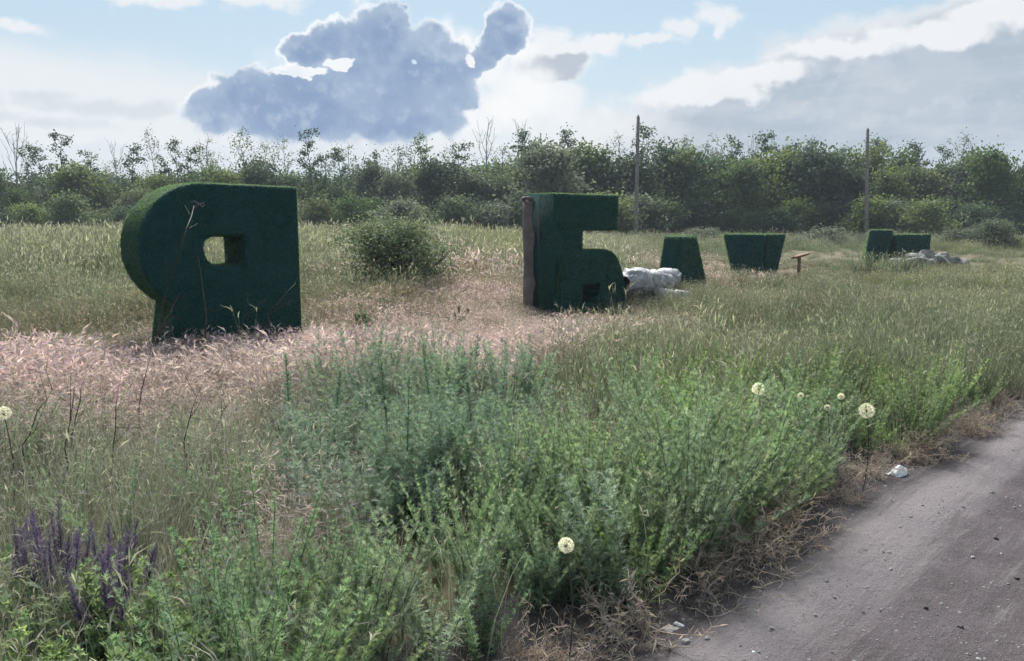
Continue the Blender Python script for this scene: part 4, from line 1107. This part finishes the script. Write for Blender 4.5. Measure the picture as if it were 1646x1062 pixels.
plant('mugwort_undergrowth', 'mug_green', 'blue', 2.8, 9, 6, .7, 1.2, 'green feathery weeds mixed into the blue green ones', vmax=-.3)
plant('meadow_grass', 'grey near', 'blue', 3, 9, 9, .8, 1.25, 'thin pale grass standing in the blue green weeds', vmax=-.3)
plant('leafy_undergrowth', 'leafy', 'green', 2.0, 7, 7, .8, 1.25, 'broad leaved weeds among the feathery ones', vmax=-.5)
plant('meadow_grass', 'grey near', 'green', 2.0, 8, 9, .8, 1.3, 'thin pale grass standing among the green weeds', vmax=-.1)
plant('mugwort_undergrowth', 'bright', 'bright', 2.5, 9, 18, .7, 1.15, 'bright green feathery weeds beside the road', vmax=-.14)
plant('mugwort_undergrowth', 'mug_green', 'grey', 2.2, 9, 5, .5, .9, 'scattered green weeds among the left foreground grass', mul=.8)
plant('mugwort_undergrowth', 'mug_blue', 'olive', 5, 16, 2.2, .35, .6, 'scattered blue green weeds among the right hand grass', mul=.8)
plant('leafy_undergrowth', 'leafy', 'leafy', 1.8, 4.5, 60, .7, 1.3, 'broad leaved green weeds in the lower left corner')
plant('dry_undergrowth', 'dry', 'dry', 1.8, 14, 30, .3, 1.05, 'dried brown weeds along the road edge', vmax=.0)

# ------------------------------------------------------------------ single plants that stand out
def mug_single(px, ptop, py, label, mat='mug_blue'):
    g = on_ground(px, py, .0); Y = g[1]; H = at_depth(px, ptop, Y)[2]
    r = tag(empty('tall_weed', (g[0], Y, -.02), rng.random() * 6), label, 'weed', 'tall weed stalks in the meadow')
    mb = MB(); u = np.linspace(0, 1, 7); S = np.stack((.03 * np.sin(u * 4), .02 * u, H * u), 1)
    tube(mb, S, .007 * (1.1 - .8 * u), 5, cap=False); link('stem', mb.mesh('stem', M['mug_blue'], True), r)
    mb = MB(); n = 150
    f = np.sort(rng.random(n) ** .7); P = np.stack([np.interp(f, u, S[:, k]) for k in range(3)], 1)
    an = np.arange(n) * 2.4; el = .3 + .8 * f
    d = unit(np.stack((np.cos(an) * np.cos(el), np.sin(an) * np.cos(el), np.sin(el)), 1)); L = .085 * (1.1 - .7 * f) * (.7 + .6 * rng.random(n))
    sd = unit(np.cross(d, (0, 0, 1.0))); nrm = np.cross(sd, d)
    ribbons(mb, P, d, L, L * .2, np.array((0, 0, -.25)) * L[:, None], 2, None, .3, 1, taper=False, face=nrm)
    for g_ in (.3, .55):
        for sg in (-1, 1): ribbons(mb, P + d * (L * g_)[:, None], unit(d * .7 + sd * sg * .8), L * .45, L * .15, np.array((0, 0, -.1)) * L[:, None], 1, None, .4, 1, face=nrm)
    tag(link('leaves', mb.mesh('leaves', M[mat]), r), kind='stuff')
mug_single(618, 578, 800, 'tall blue green weed stalk in the centre, rising before the pink grass')
mug_single(690, 546, 760, 'slender blue green weed stalk right of centre, tallest against the pink grass')
mug_single(470, 566, 730, 'dark green weed stalk standing below the right foot of the Я letter')
mug_single(545, 590, 780, 'bushy blue green weed stalk left of the central one')
mug_single(655, 600, 830, 'blue green weed stalk just right of the central one')
mug_single(760, 610, 800, 'blue green weed stalk at the right side of the blue green patch')

def small_weed(px, py, Y, H, label):
    p = at_depth(px, py, Y)
    o = link('small_weed', herb(M['shrub'], 6, H, H * .5, H * .3, 16, 1, .3), None, (p[0], Y, float(ground_z(p[0], Y))))
    tag(o, label, 'weed')
small_weed(592, 545, 11.4, .45, 'small dark weed alone in the pink grass right of the Я letter')
small_weed(735, 540, 12.2, .35, 'smaller dark weed in the pink grass below the shrub')
mb = grass_clump(260, .75, .75, .03, M['olive'], .1, .2, .1, .02)
p = at_depth(1425, 440, 24.5); o = link('grass_tussock', mb, None, (p[0], 24.5, 0)); o.scale = (1.5, .8, 1.0)
tag(o, 'dark green grass tussock in front of the farthest letter', 'tussock')

def stalk(pts, Y0, rad, mat, label, group, twigs=3):
    """a dead stalk through photographed points, standing in its own plane at depth Y0"""
    P = np.array([at_depth(x, y, Y0 + .12 * i * (-1) ** i) for i, (x, y) in enumerate(pts)])
    b = P[0].copy()
    gz = float(ground_z(b[0], b[1])); P = np.concatenate(([[b[0] - (P[1][0] - b[0]) * .1, b[1], gz - .02]], P)) if b[2] > gz + .05 else P
    b = P[0].copy()
    s = np.linspace(0, 1, 10); i = np.linspace(0, 1, len(P))
    C = np.stack([np.interp(s, i, P[:, k]) for k in range(3)], 1) - b
    C[1:-1] += rng.normal(size=(8, 3)) * .006
    mb = MB(); tube(mb, C, rad * (1.1 - .75 * s), 5)
    me = mb.mesh('dead stalk', M[mat], True)
    r = tag(empty('dry_stalk', b), label, 'dry stalk', group)
    link('stem', me, r)
    if twigs:
        mb = MB()
        for k in range(twigs):
            j = 4 + int(rng.integers(0, 5)); d = unit(C[j] - C[j - 1] + rng.normal(size=3) * .35); L = .12 + .16 * rng.random()
            q = np.linspace(0, 1, 4)[:, None]
            tube(mb, C[j] + d * L * q + np.array((0, 0, .04)) * q ** 2, rad * .5 * (1 - .7 * q[:, 0]), 4)
        link('twig', mb.mesh('twigs', M[mat], True), r)
LS = 'dead stalks standing in the left meadow'
stalk([(236, 622), (243, 590), (265, 470), (300, 372), (312, 330)], 9.0, .009, 'pale_stalk', 'tallest pale dead stalk crossing the face of the Я letter', LS)
stalk([(250, 560), (262, 520), (290, 470)], 9.0, .014, 'dead_stalk', 'thick dark dead stalk at the left foot of the Я letter', LS)
stalk([(330, 560), (332, 500), (318, 410)], 9.2, .010, 'pale_stalk', 'pale dead stalk below the opening of the Я letter', LS)
stalk([(372, 570), (395, 505), (430, 478)], 9.4, .009, 'pale_stalk', 'short pale dead stalk leaning right before the Я letter', LS)
stalk([(400, 560), (435, 500), (475, 455)], 9.5, .009, 'pale_stalk', 'pale dead stalk slanting to the right edge of the Я letter', LS)
stalk([(452, 560), (436, 530), (430, 505)], 9.6, .010, 'pale_stalk', 'short pale dead stalk leaning left at the right foot of the Я letter', LS)
stalk([(100, 800), (106, 720), (122, 600)], 4.6, .006, 'dead_stalk', 'dark dead stalk standing above the purple flowers', LS)
stalk([(116, 700), (128, 640), (140, 590)], 5.4, .005, 'dead_stalk', 'thin dark dead stalk just right of the one above the flowers', LS)
stalk([(180, 740), (186, 660), (196, 592)], 5.0, .005, 'dead_stalk', 'dark dead stalk midway between the flowers and the Я letter', LS)
stalk([(222, 680), (232, 610), (246, 560)], 6.2, .007, 'dead_stalk', 'dark dead stalk rising below the left foot of the Я letter', LS)
stalk([(288, 770), (300, 680), (330, 610)], 5.2, .005, 'dead_stalk', 'thin dead stalk leaning right below the middle of the Я letter', LS)
stalk([(40, 720), (60, 660), (96, 610)], 5.0, .005, 'dead_stalk', 'thin dead stalk leaning right near the left edge of the meadow', LS)
stalk([(330, 740), (345, 690), (372, 640)], 5.4, .005, 'dead_stalk', 'thin dead stalk leaning right, farthest right of the leaning stalks', LS)
stalk([(1010, 600), (1008, 560)], 7.6, .006, 'dead_stalk', 'short dead stem in the grass below the white sheets', LS, 1)

def salvia(px, ptop, Y, n, label):
    p = at_depth(px, 900, Y); H = at_depth(px, ptop, Y)[2]
    r = tag(empty('purple_flower', (p[0], Y, float(ground_z(p[0], Y))), rng.random() * 6), label, 'flower', 'purple flower spikes in the left foreground')
    for i in range(n):
        a = rng.random() * 6.28; h = H * (.72 + .3 * rng.random()) if i else H
        u = np.linspace(0, 1, 7); S = np.stack((.09 * math.cos(a) * u * (i > 0), .09 * math.sin(a) * u * (i > 0), h * u), 1) + np.array((.03 * math.cos(a), .03 * math.sin(a), 0)) * (i > 0)
        mb = MB(); tube(mb, S, .0035 * (1.1 - .8 * u), 4, T=u * .5, r=.4, cap=False); link('stem', mb.mesh('stem', M['mug_green'], True), r)
        mb = MB(); m = 300; f = .50 + .50 * rng.random(m); P = np.stack([np.interp(f, u, S[:, k]) for k in range(3)], 1)
        an = rng.random(m) * 6.28; d = unit(np.stack((np.cos(an), np.sin(an), .5 + rng.random(m)), 1)); L = .023 * (1.35 - .75 * (f - .52) / .48)
        ribbons(mb, P, d, L, L * .55, np.array((0, 0, .2)) * L[:, None], 1, None, .2, 1, taper=False)
        link('flower_spike', mb.mesh('flower spike', M['salvia']), r)
    mb = MB(); m = 26; P = np.stack((rng.normal(size=m) * .03, rng.normal(size=m) * .03, rng.random(m) * H * .45), 1); an = rng.random(m) * 6.28
    d = unit(np.stack((np.cos(an), np.sin(an), .4 * np.ones(m)), 1)); L = .05 + .05 * rng.random(m)
    ribbons(mb, P, d, L, L * .4, np.array((0, 0, -.3)) * L[:, None], 3, None, .2, 1, taper=False, face=np.broadcast_to(np.array((0, 0, 1.0)), d.shape))
    tag(link('leaves', mb.mesh('leaves', M['mug_green']), r), kind='stuff')
for px, pt, Y, n, lab in ((100, 806, 3.2, 7, 'tallest cluster of purple flower spikes in the left foreground'), (82, 850, 3.0, 6, 'purple flower spikes just left of and below the tallest cluster'),
                          (28, 838, 3.1, 4, 'purple flower spikes nearest the left edge'), (178, 842, 3.1, 6, 'purple flower spikes right of the tallest cluster, behind the lowest'),
                          (206, 846, 3.2, 5, 'rightmost purple flower spikes in the left foreground'), (165, 905, 2.8, 7, 'lowest cluster of blue purple flower spikes at left')):
    salvia(px, pt, Y, n, lab)

def seed_head(px, py, Y, dia, label, tilt=0.0):
    dia *= .9
    c = at_depth(px, py, Y); g = float(ground_z(c[0], Y))
    r = tag(empty('seed_head', (c[0], Y, g)), label, 'seed head', 'white seed heads on stalks')
    h = c[2] - g; u = np.linspace(0, 1, 6)
    mb = MB(); tube(mb, np.stack((.03 * np.sin(u * 3) - .03 * math.sin(3) * u, 0 * u, (h - .004) * u), 1), .003 + 0 * u, 5); link('stem', mb.mesh('stem', M['olive'], True), r)
    mb = MB(); n = 120; k = np.arange(n) + .5; ph = np.arccos(1 - 2 * k / n); th = k * 2.39996
    d = np.stack((np.cos(th) * np.sin(ph), np.sin(th) * np.sin(ph), np.cos(ph)), 1); rad = dia / 2
    d = unit(d + rng.normal(size=d.shape) * .12)
    O = np.zeros((n, 3)); ribbons(mb, O, d, np.full(n, rad * .95), np.full(n, .0012), O * 0, 1, None, 0, .4)
    for q in range(6):
        e = unit(np.cross(d, rng.normal(size=(n, 3)))); e = unit(e + d * .35)
        ribbons(mb, d * rad * (.78 + .2 * rng.random((n, 1))), e, np.full(n, rad * .30), np.full(n, .0020), O * 0, 1, None, .7, 1)
    o = link('fluff', mb.mesh('fluff', M['seed']), r, (0, 0, h)); tag(o, kind='stuff')
    mb = MB(); tube(mb, [(0, 0, -.012), (0, 0, 0), (0, 0, .012)], [.003, .011, .003], 7); link('core', mb.mesh('core', M['dry_weed']), r, (0, 0, h))
for a in ((1393, 660, 5.0, .105, 'largest white round seed head beside the road at right'), (1219, 625, 5.6, .10, 'round seed head left of the largest one, in the green weeds'),
          (910, 876, 2.9, .065, 'cream seed head low in the weeds at bottom centre'), (6, 664, 4.4, .085, 'round seed head at the left edge of the meadow'),
          (1287, 636, 5.5, .05, 'small seed head between the two round ones at right'), (1352, 637, 5.4, .05, 'small seed head just left of and above the largest one'),
          (1330, 655, 5.2, .045, 'smallest seed head below the small ones at right')):
    seed_head(*a)

# ------------------------------------------------------------------ stones and litter on the road
def road_stone(px, py, s, seed, label, mat='stone', name='stone', cat='stone', group='stones lying on the dirt road'):
    g = on_ground(px, py, -.09); z = float(road_z(g[0], g[1])) if road_v(g[0], g[1]) > .1 else float(ground_z(g[0], g[1]))
    o = link(name, rock_mesh(name, s, seed, M[mat], 3), None, (g[0], g[1], z + s[2] * .35), (.1, -.15, seed * 1.3)); tag(o, label, cat, group)
road_stone(1077, 1014, (.055, .042, .022), 3, 'flat grey stone at the road edge near the bottom')
road_stone(1102, 1040, (.022, .016, .012), 5, 'small reddish stone just below the flat grey one')
road_stone(1240, 1021, (.012, .010, .007), 7, 'tiny pale pebble on the road near the bottom')
road_stone(1488, 975, (.014, .012, .008), 8, 'small dark pebble in the wheel track at the bottom right', 'dark_stone')
road_stone(1544, 1001, (.014, .012, .008), 9, 'small dark pebble right of and below the other dark pebble', 'dark_stone')
road_stone(1635, 925, (.014, .012, .008), 12, 'small dark pebble near the right edge of the road', 'dark_stone')
road_stone(1600, 863, (.016, .012, .009), 13, 'dark pebble farther up the road at right', 'dark_stone')
def litter(px, py, L, Wd, H, seed, rz, label, v=None):
    g = on_ground(px, py, -.08)
    z = max(float(road_z(g[0], g[1])), float(ground_z(g[0], g[1])))
    o = link('litter', crumpled('litter', L, Wd, H, seed, M['litter'], 16), None, (g[0], g[1], z + .022), (.12, .1, rz)); tag(o, label, 'litter', 'scraps of white litter by the road')
    md = o.modifiers.new('thickness', 'SOLIDIFY'); md.thickness = .003
litter(1445, 762, .15, .10, .065, 31, .6, 'crumpled white wrapper at the road edge under the brown weeds')
litter(1093, 1004, .06, .025, .02, 33, -.7, 'bright white scrap just above the flat grey stone')
litter(1212, 995 + 60, .03, .02, .01, 35, .4, 'tiny white scrap on the road at the bottom')
litter(1440, 684, .20, .12, .12, 37, 1.2, 'pale torn bag among the weeds right of the largest seed head')

# loose grit over the road, too many to count
NG = 24000
Ug = rng.uniform(-1, 12, NG); Vg = rng.uniform(-.25, 4.6, NG)
Xg = (Ug + Vg) / Q2 - ROAD_OFF / 2; Yg = (Ug - Vg) / Q2 + ROAD_OFF / 2
lib('grit', [rock_mesh('grit', (.008, .007, .005), k + 40, M['stone'], 1) for k in range(5)])
gn_scatter('road_gravel', 'grit', np.stack((Xg, Yg, road_z(Xg, Yg)), 1), np.minimum(rng.gamma(.9, .36, NG) + .13, 3.0), 'loose grit scattered over the dirt road', .5)

# pale rail at the far left of the field
a, b = at_depth(-60, 411, 33), at_depth(112, 413, 36)
o = empty('field_pipe', (a[0], a[1], 0)); tag(o, 'long pale pipe on short posts at the far left of the field', 'pipe')
mb = MB(); s = np.linspace(0, 1, 9)[:, None]; P = np.concatenate((a[None, :2] * (1 - s) + b[None, :2] * s, a[2] * (1 - s) + b[2] * s), 1) - np.array((a[0], a[1], 0))
tube(mb, P, [.035] * 9, 6); link('rail', mb.mesh('rail', M['pipe'], True), o)
for k in (0, 2, 4, 6, 8):
    mb = MB(); tube(mb, [(P[k][0], P[k][1], -.1), (P[k][0], P[k][1], P[k][2] - .03)], [.035, .035], 6); link('post', mb.mesh('post', M['pipe'], True), o)

# ------------------------------------------------------------------ light air haze over the meadow
hz = bpy.data.materials.new('thin haze'); hz.use_nodes = True
T_ = NT(hz.node_tree); T_.n.clear()
pv = T_.new('ShaderNodeVolumePrincipled'); pv.inputs['Density'].default_value = 0.0006
pv.inputs['Color'].default_value = (.80, .88, 1.0, 1); pv.inputs['Anisotropy'].default_value = 0.0
ov = T_.new('ShaderNodeOutputMaterial'); T_.l.new(pv.outputs[0], ov.inputs['Volume'])
bm = bmesh.new(); bmesh.ops.create_cube(bm, size=1)
for v in bm.verts: v.co = Vector((v.co.x * 3400, 1350 + v.co.y * 3600, 4.0 + v.co.z * 16.5))
me = bpy.data.meshes.new('haze'); bm.to_mesh(me); bm.free(); me.materials.append(hz)
tag(link('haze', me), 'thin pale air haze over the meadow', kind='stuff')
